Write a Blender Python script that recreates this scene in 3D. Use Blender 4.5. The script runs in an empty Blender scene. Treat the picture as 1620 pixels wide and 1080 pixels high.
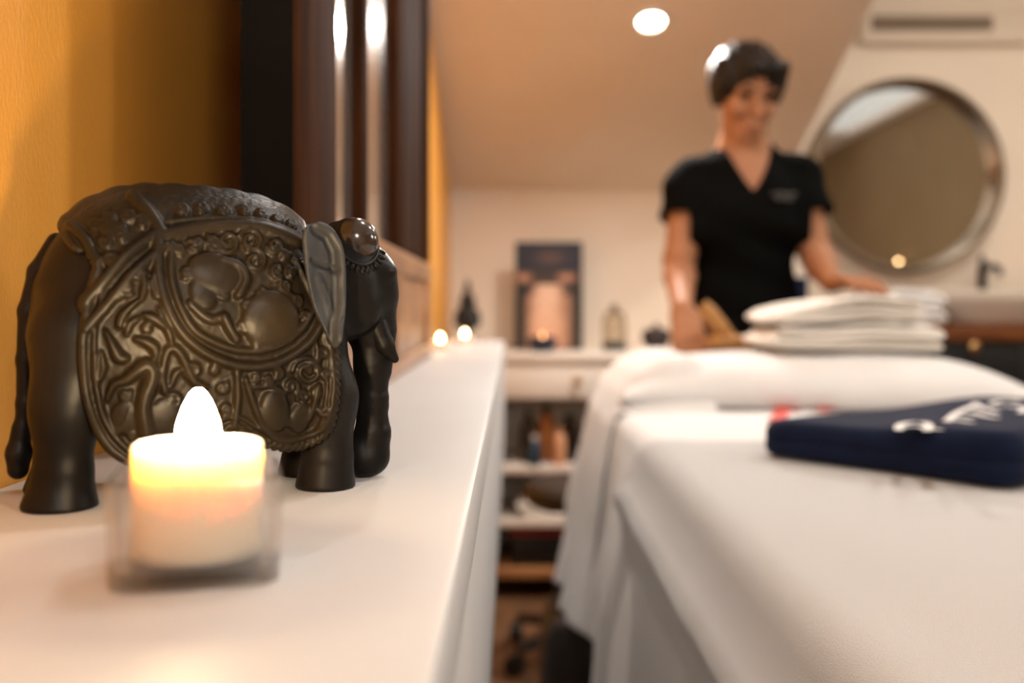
import bpy, bmesh, math, random
import numpy as np
from mathutils import Vector, Matrix

random.seed(7)
SC = bpy.context.scene
COL = SC.collection
R = math.radians

# ------------------------------------------------------------------ camera, light, exposure
CAMZ = 0.96                     # camera height above the floor
SHELF = 0.88                    # top of the white ledge
TABLE = 0.79                    # top of the dressed massage table
CEIL = 2.41
FPX, CX, Y0 = 1575.0, 810.0, 484.0

cam_data = bpy.data.cameras.new('camera')
cam_data.lens = 35.0
cam_data.sensor_width = 36.0
cam_data.shift_y = -(540 - Y0) / 1620.0
cam_data.clip_start = 0.02
cam_data.dof.use_dof = True
cam_data.dof.focus_distance = 0.462
cam_data.dof.aperture_fstop = 5.0
cam = bpy.data.objects.new('camera', cam_data)
COL.objects.link(cam)
cam.location = (0, 0, CAMZ)
cam.rotation_euler = (R(90), 0, 0)
SC.camera = cam

SC.view_settings.view_transform = 'Standard'
SC.view_settings.look = 'None'
SC.view_settings.gamma = 1.0
SC.view_settings.use_curve_mapping = False
SC.view_settings.exposure = -0.14

world = bpy.data.worlds.new('world')
SC.world = world
world.use_nodes = True
world.node_tree.nodes['Background'].inputs[0].default_value = (0.97, 0.98, 1.0, 1)   # overcast daylight, seen only through the skylight
world.node_tree.nodes['Background'].inputs[1].default_value = 1.8
SKY = (1.95, 2.90, -0.50, 2.10)     # skylight opening in the flat ceiling: x0, x1, y0, y1
pl = bpy.data.lights.new('skylight_portal', 'AREA')
pl.shape = 'RECTANGLE'; pl.size = SKY[1] - SKY[0]; pl.size_y = SKY[3] - SKY[2]
pl.cycles.is_portal = True
po = bpy.data.objects.new('skylight_portal', pl)
COL.objects.link(po)
po.location = ((SKY[0] + SKY[1]) / 2, (SKY[2] + SKY[3]) / 2, CEIL + 0.01)

WARM = (1.0, 0.95, 0.90)
# recessed ceiling spotlights: x, y, z, power, label (last two unseen, added for brightness)
DOWNLIGHTS = [
    (0.45, 1.00, CEIL, 9.5, 'round recessed spotlight in the flat ceiling over the massage table'),
    (1.30, 1.55, CEIL, 9.0, 'added round recessed spotlight in the flat ceiling by the long side wall'),
    (1.75, 2.75, CEIL, 15.0, 'added round recessed spotlight in the ceiling before the round mirror'),
]
SLOPE_SPOT_POWER = 20.0
FILL_LAMP_STRENGTH = 58.0
SIDE_FILL_STRENGTH = 34.0
WALL_FILL_STRENGTH = 80.0
FLAME_STRENGTH = 640.0

# ------------------------------------------------------------------ helpers
def link(o, parent=None):
    COL.objects.link(o)
    if parent is not None:
        o.parent = parent
    return o

def tag(o, label=None, cat=None, group=None, kind=None):
    if label: o['label'] = label
    if cat: o['category'] = cat
    if group: o['group'] = group
    if kind: o['kind'] = kind
    return o

def thing(name, label, cat, loc=(0, 0, 0), rz=0.0, group=None):
    o = bpy.data.objects.new(name, None)
    o.empty_display_size = 0.05
    link(o)
    o.location = loc
    o.rotation_euler = (0, 0, rz)
    return tag(o, label, cat, group)

def smooth(me, on=True):
    me.polygons.foreach_set('use_smooth', [on] * len(me.polygons))

def mesh_obj(name, verts, faces, mat, parent=None, sm=True):
    me = bpy.data.meshes.new(name)
    me.from_pydata([tuple(map(float, v)) for v in verts], [], [tuple(map(int, f)) for f in faces])
    me.validate()
    me.update()
    smooth(me, sm)
    if mat is not None:
        me.materials.append(mat)
    return link(bpy.data.objects.new(name, me), parent)

def bm_obj(name, bm, mat, parent=None, sm=False, angle=None):
    me = bpy.data.meshes.new(name)
    bmesh.ops.recalc_face_normals(bm, faces=bm.faces)
    bm.to_mesh(me)
    bm.free()
    smooth(me, sm)
    if mat is not None:
        me.materials.append(mat)
    o = link(bpy.data.objects.new(name, me), parent)
    if sm and angle:
        me.set_sharp_from_angle(angle=R(angle))
    return o

def bm_box(bm, x0, x1, y0, y1, z0, z1, bev=0.0, seg=2):
    r = bmesh.ops.create_cube(bm, size=1.0)
    vs = r['verts']
    for v in vs:
        v.co = Vector(((x0 + x1) / 2 + v.co.x * (x1 - x0), (y0 + y1) / 2 + v.co.y * (y1 - y0),
                       (z0 + z1) / 2 + v.co.z * (z1 - z0)))
    if bev > 0:
        es = list({e for v in vs for e in v.link_edges})
        bmesh.ops.bevel(bm, geom=es, offset=bev, segments=seg, profile=0.5, affect='EDGES')

def box(name, x0, x1, y0, y1, z0, z1, mat, parent=None, bev=0.0, seg=2):
    bm = bmesh.new()
    bm_box(bm, x0, x1, y0, y1, z0, z1, bev, seg)
    return bm_obj(name, bm, mat, parent, sm=bev > 0, angle=35)

def bm_lathe(bm, prof, n=32, c=(0, 0, 0)):
    rings = []
    for r, z in prof:
        if r < 1e-7:
            rings.append([bm.verts.new((c[0], c[1], c[2] + z))])
        else:
            rings.append([bm.verts.new((c[0] + r * math.cos(2 * math.pi * i / n), c[1] + r * math.sin(2 * math.pi * i / n), c[2] + z)) for i in range(n)])
    for a, b in zip(rings, rings[1:]):
        for i in range(n):
            j = (i + 1) % n
            if len(a) == 1 and len(b) == 1: continue
            if len(a) == 1: bm.faces.new((a[0], b[i], b[j]))
            elif len(b) == 1: bm.faces.new((a[i], a[j], b[0]))
            else: bm.faces.new((a[i], a[j], b[j], b[i]))

def lathe(name, prof, mat, parent=None, n=32, c=(0, 0, 0), angle=40):
    bm = bmesh.new()
    bm_lathe(bm, prof, n, c)
    return bm_obj(name, bm, mat, parent, sm=True, angle=angle)

def bm_tube(bm, pts, rad, n=10, closed=False):
    pts = [Vector(p) for p in pts]
    m = len(pts)
    rad = rad if hasattr(rad, '__len__') else [rad] * m
    up = Vector((0, 0, 1))
    rings = []
    prev = None
    for i, p in enumerate(pts):
        if closed:
            t = pts[(i + 1) % m] - pts[i - 1]
        else:
            t = pts[min(i + 1, m - 1)] - pts[max(i - 1, 0)]
        t.normalize()
        a = up if prev is None else prev
        if abs(a.dot(t)) > 0.97: a = Vector((1, 0, 0)) if abs(t.x) < 0.9 else Vector((0, 1, 0))
        s = (a - t * a.dot(t)).normalized()
        prev = s
        q = t.cross(s)
        rings.append([bm.verts.new(p + (s * math.cos(2 * math.pi * k / n) + q * math.sin(2 * math.pi * k / n)) * rad[i]) for k in range(n)])
    cnt = m if closed else m - 1
    for i in range(cnt):
        a, b = rings[i], rings[(i + 1) % m]
        for k in range(n):
            l = (k + 1) % n
            bm.faces.new((a[k], a[l], b[l], b[k]))
    if not closed:
        bm.faces.new(rings[0]); bm.faces.new(rings[-1])

def tube(name, pts, rad, mat, parent=None, n=10, closed=False):
    bm = bmesh.new()
    bm_tube(bm, pts, rad, n, closed)
    return bm_obj(name, bm, mat, parent, sm=True, angle=60)

def grid_obj(name, fn, nu, nv, mat, parent=None, thick=0.0, sub=0):
    """surface fn(s, t) with s, t in 0..1"""
    vs, fs = [], []
    for j in range(nv + 1):
        for i in range(nu + 1):
            vs.append(fn(i / nu, j / nv))
    w = nu + 1
    for j in range(nv):
        for i in range(nu):
            fs.append((j * w + i, j * w + i + 1, (j + 1) * w + i + 1, (j + 1) * w + i))
    o = mesh_obj(name, vs, fs, mat, parent)
    if thick:
        m = o.modifiers.new('solid', 'SOLIDIFY'); m.thickness = thick; m.offset = -1
    if sub:
        m = o.modifiers.new('sub', 'SUBSURF'); m.levels = sub; m.render_levels = sub
    return o

# ---- materials
def mat(name, col, rough=0.6, metal=0.0, spec=0.5, var=0.0, vscale=8.0, bump=0.0, bscale=60.0, stretch=(1, 1, 1),
        col2=None, sss=0.0, sss_r=(0.01, 0.006, 0.003), trans=0.0, ior=1.45, emit=None, estr=0.0, sheen=0.0, coat=0.0, bdist=0.002, detail=4.0, wave=None):
    m = bpy.data.materials.new(name)
    m.use_nodes = True
    nt = m.node_tree
    b = nt.nodes['Principled BSDF']
    c4 = (*col, 1)
    b.inputs['Base Color'].default_value = c4
    b.inputs['Roughness'].default_value = rough
    b.inputs['Metallic'].default_value = metal
    b.inputs['Specular IOR Level'].default_value = spec
    b.inputs['IOR'].default_value = ior
    b.inputs['Transmission Weight'].default_value = trans
    if sss:
        b.inputs['Subsurface Weight'].default_value = sss
        b.inputs['Subsurface Radius'].default_value = sss_r
        b.inputs['Subsurface Scale'].default_value = 1.0
    if sheen:
        b.inputs['Sheen Weight'].default_value = sheen
        b.inputs['Sheen Roughness'].default_value = 0.5
    if coat:
        b.inputs['Coat Weight'].default_value = coat
        b.inputs['Coat Roughness'].default_value = 0.15
    if emit:
        b.inputs['Emission Color'].default_value = (*emit, 1)
        b.inputs['Emission Strength'].default_value = estr
    if var or bump or col2:
        tc = nt.nodes.new('ShaderNodeTexCoord')
        mp = nt.nodes.new('ShaderNodeMapping')
        mp.inputs['Scale'].default_value = stretch
        nt.links.new(tc.outputs['Object'], mp.inputs['Vector'])
    if var or col2:
        n = nt.nodes.new('ShaderNodeTexNoise')
        n.inputs['Scale'].default_value = vscale
        n.inputs['Detail'].default_value = detail
        nt.links.new(mp.outputs[0], n.inputs['Vector'])
        ramp = nt.nodes.new('ShaderNodeValToRGB')
        ramp.color_ramp.elements[0].position = 0.3
        ramp.color_ramp.elements[1].position = 0.7
        d = col2 if col2 else tuple(max(0, c * (1 - var)) for c in col)
        ramp.color_ramp.elements[0].color = (*d, 1)
        ramp.color_ramp.elements[1].color = c4 if col2 else (*[min(1, c * (1 + var * 0.5)) for c in col], 1)
        nt.links.new(n.outputs['Fac'], ramp.inputs[0])
        nt.links.new(ramp.outputs[0], b.inputs['Base Color'])
    if bump:
        n2 = nt.nodes.new('ShaderNodeTexNoise')
        n2.inputs['Scale'].default_value = bscale
        n2.inputs['Detail'].default_value = 5.0
        nt.links.new(mp.outputs[0], n2.inputs['Vector'])
        bp = nt.nodes.new('ShaderNodeBump')
        bp.inputs['Strength'].default_value = bump
        bp.inputs['Distance'].default_value = bdist
        nt.links.new(n2.outputs['Fac'], bp.inputs['Height'])
        nt.links.new(bp.outputs[0], b.inputs['Normal'])
    return m

M = {}
M['ochre'] = mat('ochre wall paint', (0.76, 0.33, 0.045), rough=0.42, spec=0.5, var=0.10, vscale=3.0, bump=0.55, bscale=420, stretch=(1, 1, 0.5), bdist=0.0006)
M['cream'] = mat('cream wall paint', (0.84, 0.71, 0.575), rough=0.8, var=0.05, vscale=2.0, bump=0.15, bscale=180)
M['brownwall'] = mat('brown wall paint', (0.19, 0.128, 0.06), rough=0.8, var=0.08, vscale=2.0)
M['ceilw'] = mat('white ceiling paint', (0.80, 0.76, 0.70), rough=0.85)
M['ledge'] = mat('white satin ledge paint', (0.54, 0.525, 0.515), rough=0.5, spec=0.3, var=0.03, vscale=5, bump=0.06, bscale=40)
M['whitewood'] = mat('white painted wood', (0.76, 0.68, 0.60), rough=0.5, var=0.04, vscale=6, bump=0.05, bscale=30, stretch=(1, 1, 6))
M['floor'] = mat('brown floor boards', (0.20, 0.10, 0.045), rough=0.45, col2=(0.11, 0.055, 0.028), vscale=5, stretch=(8, 0.6, 1), bump=0.15, bscale=12)
M['darkwood'] = mat('dark stained wood', (0.075, 0.026, 0.009), rough=0.8, spec=0.03, col2=(0.022, 0.009, 0.004), vscale=9, stretch=(3, 3, 0.6), bump=0.12, bscale=30)
M['blackwood'] = mat('near black wood and shaded edge', (0.005, 0.004, 0.0035), rough=0.7, spec=0.1)
M['panelwood'] = mat('lit panel and brown shelf wood', (0.46, 0.215, 0.085), rough=0.4, col2=(0.26, 0.115, 0.045), vscale=7, stretch=(1, 0.7, 4), bump=0.1, bscale=25, coat=0.2)  # screen's lower boards made lighter: the light on them is in the colour
M['pane'] = mat('old mirror pane', (0.66, 0.63, 0.59), rough=0.13, metal=0.9, bump=0.05, bscale=3.0, bdist=0.01)
M['eleph'] = mat('dark carved wood', (0.012, 0.0098, 0.0085), rough=0.42, spec=0.16, col2=(0.004, 0.0032, 0.0026), vscale=26, bump=0.22, bscale=260, bdist=0.0006, stretch=(1, 1, 0.5))
M['elephcap'] = mat('dark carved cloth relief', (0.022, 0.0145, 0.0066), rough=0.40, spec=0.2, col2=(0.006, 0.0042, 0.0024), vscale=30, bump=0.30, bscale=300, bdist=0.0007)
M['elephgloss'] = mat('polished dark wood', (0.040, 0.024, 0.016), rough=0.20, spec=0.6, col2=(0.020, 0.012, 0.009), vscale=30, coat=0.4)
M['ear'] = mat('daylit grey ear wood', (0.052, 0.053, 0.056), rough=0.46, spec=0.35, col2=(0.026, 0.026, 0.027), vscale=22, bump=0.2, bscale=250, bdist=0.0005)  # paler and cooler than the body: daylight on the ear put into the colour
M['wax'] = mat('cream candle wax', (0.87, 0.755, 0.61), rough=0.5, sss=1.0, sss_r=(0.0095, 0.0085, 0.0072), spec=0.3)
M['flame'] = mat('led flame tip', (1, 0.9, 0.75), rough=0.5, emit=(1.0, 0.74, 0.43), estr=FLAME_STRENGTH)
M['tealflame'] = mat('small led flame tip', (1, 0.9, 0.75), rough=0.5, emit=(1.0, 0.66, 0.30), estr=45.0)
M['black'] = mat('black plastic', (0.010, 0.010, 0.011), rough=0.4)
M['cotton'] = mat('white cotton', (0.72, 0.70, 0.68), rough=0.9, spec=0.15, sheen=0.25, bump=0.15, bscale=300, bdist=0.0006)
M['terry'] = mat('white terry cloth', (0.60, 0.585, 0.57), rough=0.95, spec=0.1, sheen=0.35, bump=0.7, bscale=1300, bdist=0.0018)
M['towel'] = mat('cream towel', (0.80, 0.74, 0.66), rough=0.95, spec=0.1, sheen=0.3, bump=0.7, bscale=260, bdist=0.003)
M['navy'] = mat('navy fleece', (0.0085, 0.0135, 0.036), rough=0.9, spec=0.06, sheen=0.05, var=0.2, vscale=30, bump=0.4, bscale=500, bdist=0.0008)
M['lettering'] = mat('white print', (0.78, 0.74, 0.70), rough=0.7)
M['redribbon'] = mat('red ribbon', (0.55, 0.035, 0.018), rough=0.6)
M['skin'] = mat('skin', (0.40, 0.18, 0.09), rough=0.55, spec=0.3, var=0.06, vscale=14)
M['lip'] = mat('lips', (0.34, 0.125, 0.075), rough=0.5)
M['hair'] = mat('dark brown hair', (0.012, 0.008, 0.0055), rough=0.5, spec=0.3, bump=0.8, bscale=90, stretch=(1, 0.25, 0.6), bdist=0.004, var=0.3, vscale=50)
M['eyew'] = mat('eye', (0.06, 0.035, 0.02), rough=0.15)
M['blackcloth'] = mat('black jersey', (0.0045, 0.0045, 0.0042), rough=0.95, spec=0.04, bump=0.2, bscale=60, bdist=0.003)
M['emblem'] = mat('grey print', (0.10, 0.10, 0.095), rough=0.7)
M['steel'] = mat('brushed dark metal', (0.26, 0.20, 0.14), rough=0.28, metal=1.0, var=0.15, vscale=20)
M['mirror'] = mat('mirror glass', (0.93, 0.92, 0.90), rough=0.015, metal=1.0)
M['vent'] = mat('grey vent plastic', (0.70, 0.58, 0.46), rough=0.6)
M['ventdark'] = mat('dark vent slot', (0.24, 0.175, 0.12), rough=0.7)
M['basin'] = mat('white ceramic', (0.72, 0.64, 0.54), rough=0.25)
M['counter'] = mat('reddish wood counter', (0.20, 0.065, 0.018), rough=0.35, col2=(0.10, 0.032, 0.010), vscale=6, stretch=(0.8, 4, 4))
M['blackcab'] = mat('black cabinet lacquer', (0.006, 0.006, 0.006), rough=0.55)
M['brass'] = mat('brass', (0.55, 0.33, 0.14), rough=0.3, metal=1.0)
M['figure'] = mat('dark stone figure', (0.012, 0.010, 0.009), rough=0.5, var=0.3, vscale=30)
M['tool'] = mat('golden brown wood', (0.42, 0.20, 0.045), rough=0.5, col2=(0.26, 0.115, 0.03), vscale=15, stretch=(1, 1, 4))
M['bag'] = mat('dark brown leather', (0.022, 0.013, 0.009), rough=0.5, var=0.3, vscale=25, bump=0.3, bscale=120)
M['chrome'] = mat('dull chrome', (0.45, 0.42, 0.38), rough=0.25, metal=1.0)
M['bluebowl'] = mat('dark blue glaze', (0.012, 0.018, 0.040), rough=0.25)
M['amber'] = mat('amber plastic', (0.45, 0.17, 0.05), rough=0.35)
M['teal'] = mat('dark teal plastic', (0.015, 0.045, 0.075), rough=0.35)
M['darkbottle'] = mat('dark brown bottle glass', (0.03, 0.018, 0.010), rough=0.2)
M['orange'] = mat('peach plastic', (0.70, 0.36, 0.20), rough=0.4)
M['redpl'] = mat('red plastic', (0.30, 0.035, 0.02), rough=0.4)
M['lamp'] = mat('lit lamp lens', (1, 1, 1), rough=0.4, emit=(1.0, 0.86, 0.70), estr=30.0)
M['mattress'] = mat('black vinyl pad', (0.02, 0.02, 0.022), rough=0.5)

def glass_mat(name, tint=(1, 1, 1), clear=0.55, ior=1.45):
    """clear glass: part refracts, part lets light straight through so light reaches what it holds"""
    m = bpy.data.materials.new(name)
    m.use_nodes = True
    nt = m.node_tree
    nt.nodes.remove(nt.nodes['Principled BSDF'])
    out = nt.nodes['Material Output']
    g = nt.nodes.new('ShaderNodeBsdfGlass'); g.inputs['Color'].default_value = (*tint, 1); g.inputs['IOR'].default_value = ior; g.inputs['Roughness'].default_value = 0.02
    t = nt.nodes.new('ShaderNodeBsdfTransparent'); t.inputs['Color'].default_value = (*tint, 1)
    gl = nt.nodes.new('ShaderNodeBsdfGlossy'); gl.inputs['Roughness'].default_value = 0.04
    lw = nt.nodes.new('ShaderNodeLayerWeight'); lw.inputs['Blend'].default_value = 0.35
    pw = nt.nodes.new('ShaderNodeMath'); pw.operation = 'POWER'; pw.inputs[1].default_value = 3.0
    nt.links.new(lw.outputs['Facing'], pw.inputs[0])
    fr = nt.nodes.new('ShaderNodeMath'); fr.operation = 'MULTIPLY_ADD'; fr.inputs[1].default_value = 0.7; fr.inputs[2].default_value = 0.035
    nt.links.new(pw.outputs[0], fr.inputs[0])
    m1 = nt.nodes.new('ShaderNodeMixShader'); m2 = nt.nodes.new('ShaderNodeMixShader')
    nt.links.new(fr.outputs[0], m1.inputs[0]); nt.links.new(t.outputs[0], m1.inputs[1]); nt.links.new(gl.outputs[0], m1.inputs[2])
    m2.inputs[0].default_value = clear
    nt.links.new(g.outputs[0], m2.inputs[1]); nt.links.new(m1.outputs[0], m2.inputs[2])
    nt.links.new(m2.outputs[0], out.inputs[0])
    return m
M['glass'] = glass_mat('clear glass', (0.995, 0.99, 0.985), 0.72)
M['jar'] = glass_mat('jar glass', (0.92, 0.90, 0.86), 0.7)

# ---- implicit surfaces (numpy): fields on a grid, meshed with surface nets
class Field:
    def __init__(s, lo, hi, h, big=0.03):
        s.lo = np.array(lo, float); s.h = h
        s.n = np.ceil((np.array(hi) - s.lo) / h).astype(int) + 1
        s.F = np.full(tuple(s.n), big, np.float32)
        s.ax = [s.lo[i] + h * np.arange(s.n[i]) for i in range(3)]
    def block(s, lo, hi):
        a = np.clip(np.floor((np.array(lo) - s.lo) / s.h).astype(int), 0, s.n - 1)
        b = np.clip(np.ceil((np.array(hi) - s.lo) / s.h).astype(int) + 1, 1, s.n)
        b = np.maximum(b, a + 1)
        sl = tuple(slice(a[i], b[i]) for i in range(3))
        x = s.ax[0][sl[0]][:, None, None]; y = s.ax[1][sl[1]][None, :, None]; z = s.ax[2][sl[2]][None, None, :]
        return sl, x, y, z
    def merge(s, sl, d, k, sub=False):
        f = s.F[sl]
        if sub:
            d = -d
            if k > 0:
                hh = np.clip(0.5 - 0.5 * (d - f) / k, 0, 1)
                s.F[sl] = d * (1 - hh) + f * hh + k * hh * (1 - hh) if False else np.maximum(f, d) + k * np.maximum(0, 1 - np.abs(f - d) / k) ** 2 * 0.25
            else:
                s.F[sl] = np.maximum(f, d)
            return
        if k > 0:
            s.F[sl] = np.minimum(f, d) - k * np.maximum(0, 1 - np.abs(f - d) / k) ** 2 * 0.25
        else:
            s.F[sl] = np.minimum(f, d)
    def ell(s, c, r, k=0.0, rot=None, sub=False, mg=0.02):
        c = np.array(c, float); r = np.array(r, float)
        m = (np.max(r) if rot is not None else r) + k + mg
        sl, x, y, z = s.block(c - m, c + m)
        x, y, z = x - c[0], y - c[1], z - c[2]
        if rot is not None:
            q = np.array(rot)   # rows are local axes
            x, y, z = q[0][0] * x + q[0][1] * y + q[0][2] * z, q[1][0] * x + q[1][1] * y + q[1][2] * z, q[2][0] * x + q[2][1] * y + q[2][2] * z
        k0 = np.sqrt((x / r[0]) ** 2 + (y / r[1]) ** 2 + (z / r[2]) ** 2) + 1e-9
        k1 = np.sqrt((x / r[0] ** 2) ** 2 + (y / r[1] ** 2) ** 2 + (z / r[2] ** 2) ** 2) + 1e-9
        s.merge(sl, (k0 * (k0 - 1) / k1).astype(np.float32), k, sub)
    def cap(s, a, b, ra, rb, k=0.0, sub=False, mg=0.02, flat=None):
        a = np.array(a, float); b = np.array(b, float)
        m = max(ra, rb) + k + mg
        sl, x, y, z = s.block(np.minimum(a, b) - m, np.maximum(a, b) + m)
        ba = b - a; l2 = float(ba @ ba) + 1e-12
        t = np.clip(((x - a[0]) * ba[0] + (y - a[1]) * ba[1] + (z - a[2]) * ba[2]) / l2, 0, 1)
        dx, dy, dz = x - a[0] - t * ba[0], y - a[1] - t * ba[1], z - a[2] - t * ba[2]
        if flat is not None:
            dx, dy, dz = dx / flat[0], dy / flat[1], dz / flat[2]
        s.merge(sl, (np.sqrt(dx * dx + dy * dy + dz * dz) - (ra + (rb - ra) * t)).astype(np.float32), k, sub)
    def chain(s, pts, rads, k=0.0, sub=False, mg=0.02):
        for i in range(len(pts) - 1):
            s.cap(pts[i], pts[i + 1], rads[i], rads[i + 1], k, sub, mg)
    def mesh(s, F=None):
        return nets(s.F if F is None else F, s.lo, s.h)

def nets(F, lo, h):
    S = F < 0
    c = [S[:-1, :-1, :-1], S[1:, :-1, :-1], S[:-1, 1:, :-1], S[1:, 1:, :-1], S[:-1, :-1, 1:], S[1:, :-1, 1:], S[:-1, 1:, 1:], S[1:, 1:, 1:]]
    cnt = sum(a.astype(np.int8) for a in c)
    act = (cnt > 0) & (cnt < 8)
    idx = np.full(act.shape, -1, np.int64)
    I = np.argwhere(act)
    idx[act] = np.arange(len(I))
    corner = np.array([(i & 1, (i >> 1) & 1, (i >> 2) & 1) for i in range(8)])
    val = np.stack([F[I[:, 0] + o[0], I[:, 1] + o[1], I[:, 2] + o[2]] for o in corner], 1).astype(np.float64)
    acc = np.zeros((len(I), 3)); num = np.zeros(len(I))
    for i in range(8):
        for j in range(i + 1, 8):
            if bin(i ^ j).count('1') != 1: continue
            a, b = val[:, i], val[:, j]
            m = (a < 0) != (b < 0)
            t = np.where(m, a / np.where(np.abs(a - b) < 1e-12, 1e-12, a - b), 0)
            p = corner[i] + t[:, None] * (corner[j] - corner[i])
            acc += p * m[:, None]; num += m
    V = lo + h * (I + acc / num[:, None])
    quads = []
    for d in range(3):
        e1, e2 = [(1, 2), (2, 0), (0, 1)][d]
        sa = [slice(None)] * 3; sb = [slice(None)] * 3
        sa[d] = slice(0, -1); sb[d] = slice(1, None)
        A, B = S[tuple(sa)], S[tuple(sb)]
        E = np.argwhere(A != B)
        n1, n2 = F.shape[e1], F.shape[e2]
        ok = (E[:, e1] > 0) & (E[:, e2] > 0) & (E[:, e1] < n1 - 1) & (E[:, e2] < n2 - 1)
        E = E[ok]
        o1 = np.zeros(3, int); o1[e1] = 1
        o2 = np.zeros(3, int); o2[e2] = 1
        g = lambda p: idx[p[:, 0], p[:, 1], p[:, 2]]
        q = np.stack([g(E - o1 - o2), g(E - o2), g(E), g(E - o1)], 1)
        inside = A[E[:, 0], E[:, 1], E[:, 2]]
        q[~inside] = q[~inside][:, ::-1]
        quads.append(q)
    Q = np.concatenate(quads)
    Q = Q[(Q >= 0).all(1)]
    return V, Q

def np_mesh(name, V, Q, material, parent=None, relax=0):
    me = bpy.data.meshes.new(name)
    if relax:
        V = relax_mesh(V, Q, relax)
    me.vertices.add(len(V)); me.vertices.foreach_set('co', np.ascontiguousarray(V, np.float32).ravel())
    me.loops.add(Q.size); me.loops.foreach_set('vertex_index', np.ascontiguousarray(Q, np.int32).ravel())
    me.polygons.add(len(Q)); me.polygons.foreach_set('loop_start', np.arange(0, Q.size, 4, dtype=np.int32))
    me.update(calc_edges=True)
    me.validate()
    smooth(me)
    me.materials.append(material)
    return link(bpy.data.objects.new(name, me), parent)

def relax_mesh(V, Q, it=1, f=0.5):
    for _ in range(it):
        A = np.zeros_like(V); n = np.zeros(len(V))
        for k in range(4):
            i, j = Q[:, k], Q[:, (k + 1) % 4]
            np.add.at(A, i, V[j]); np.add.at(A, j, V[i])
            np.add.at(n, i, 1); np.add.at(n, j, 1)
        V = V + f * (A / np.maximum(n, 1)[:, None] - V)
    return V

def normals(V, Q):
    N = np.zeros_like(V)
    fn = np.cross(V[Q[:, 2]] - V[Q[:, 0]], V[Q[:, 3]] - V[Q[:, 1]])
    for k in range(4):
        np.add.at(N, Q[:, k], fn)
    return N / (np.linalg.norm(N, axis=1)[:, None] + 1e-12)

def poly_sd(px, py, P):
    """signed distance to polygon P (negative inside) and arc length at the nearest point"""
    d2 = np.full(np.broadcast(px, py).shape, 1e9); arc = np.zeros_like(d2)
    ins = np.zeros(d2.shape, bool)
    L = 0.0
    n = len(P)
    for i in range(n):
        a = P[i]; b = P[(i + 1) % n]
        ex, ey = b[0] - a[0], b[1] - a[1]
        l2 = ex * ex + ey * ey + 1e-15
        t = np.clip(((px - a[0]) * ex + (py - a[1]) * ey) / l2, 0, 1)
        q = (px - a[0] - t * ex) ** 2 + (py - a[1] - t * ey) ** 2
        m = q < d2
        arc = np.where(m, L + t * math.sqrt(l2), arc)
        d2 = np.where(m, q, d2)
        cnd = ((a[1] > py) != (b[1] > py)) & (px < ex * (py - a[1]) / (ey if abs(ey) > 1e-12 else 1e-12) + a[0])
        ins ^= cnd
        L += math.sqrt(l2)
    d = np.sqrt(d2)
    return np.where(ins, -d, d), arc

def line_d(px, py, P):
    d2 = np.full(px.shape, 1e9)
    for a, b in zip(P, P[1:]):
        ex, ey = b[0] - a[0], b[1] - a[1]
        l2 = ex * ex + ey * ey + 1e-15
        t = np.clip(((px - a[0]) * ex + (py - a[1]) * ey) / l2, 0, 1)
        d2 = np.minimum(d2, (px - a[0] - t * ex) ** 2 + (py - a[1] - t * ey) ** 2)
    return np.sqrt(d2)

def spline(P, n=6):
    """Catmull-Rom through the points"""
    out = []
    for i in range(len(P) - 1):
        p0 = P[max(i - 1, 0)]; p1 = P[i]; p2 = P[i + 1]; p3 = P[min(i + 2, len(P) - 1)]
        for k in range(n):
            t = k / n
            out.append(tuple(0.5 * (2 * b + (c - a) * t + (2 * a - 5 * b + 4 * c - d) * t * t + (3 * b - a - 3 * c + d) * t ** 3) for a, b, c, d in zip(p0, p1, p2, p3)))
    out.append(tuple(P[-1]))
    return out

# ------------------------------------------------------------------ the room
KNEE_Y, KNEE_Z, SLOPE = 3.66, CAMZ + 0.4275, 0.42
SLOPE_TOP_Y = KNEE_Y - (CEIL - KNEE_Z) / SLOPE
LEFT, RIGHT, BACK, DORM_X, DORM_Y = -0.228, 2.95, -1.6, 0.98, 4.0

def slab(name, pts, nrm, t, m):
    """a flat polygon with thickness t laid on the side away from the room (nrm points outward)"""
    nrm = Vector(nrm).normalized()
    n = len(pts)
    vs = [Vector(p) for p in pts] + [Vector(p) + nrm * t for p in pts]
    fs = [tuple(range(n)), tuple(range(2 * n - 1, n - 1, -1))] + [(i, (i + 1) % n, n + (i + 1) % n, n + i) for i in range(n)]
    bm = bmesh.new()
    bv = [bm.verts.new(v) for v in vs]
    for f in fs: bm.faces.new([bv[i] for i in f])
    o = bm_obj(name, bm, m)
    o['kind'] = 'structure'
    return o

slab('floor', [(LEFT - .1, BACK - .1, 0), (RIGHT + .1, BACK - .1, 0), (RIGHT + .1, DORM_Y + .1, 0), (LEFT - .1, DORM_Y + .1, 0)], (0, 0, -1), 0.06, M['floor'])
slab('ceiling', [(LEFT, BACK, CEIL), (SKY[0], BACK, CEIL), (SKY[0], DORM_Y, CEIL), (DORM_X, DORM_Y, CEIL), (DORM_X, SLOPE_TOP_Y, CEIL), (LEFT, SLOPE_TOP_Y, CEIL)], (0, 0, 1), 0.06, M['ceilw'])
for x0, x1, y0, y1 in ((SKY[0], RIGHT + .08, BACK - .08, SKY[2]), (SKY[0], RIGHT + .08, SKY[3], DORM_Y + .08), (SKY[1], RIGHT + .08, SKY[2], SKY[3])):
    slab('ceiling', [(x0, y0, CEIL), (x1, y0, CEIL), (x1, y1, CEIL), (x0, y1, CEIL)], (0, 0, 1), 0.06, M['ceilw'])
win = bpy.data.objects.new('window_1', None); link(win); win['kind'] = 'structure'
win.location = (SKY[0], SKY[2], CEIL)
_w, _d = SKY[1] - SKY[0], SKY[3] - SKY[2]
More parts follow.
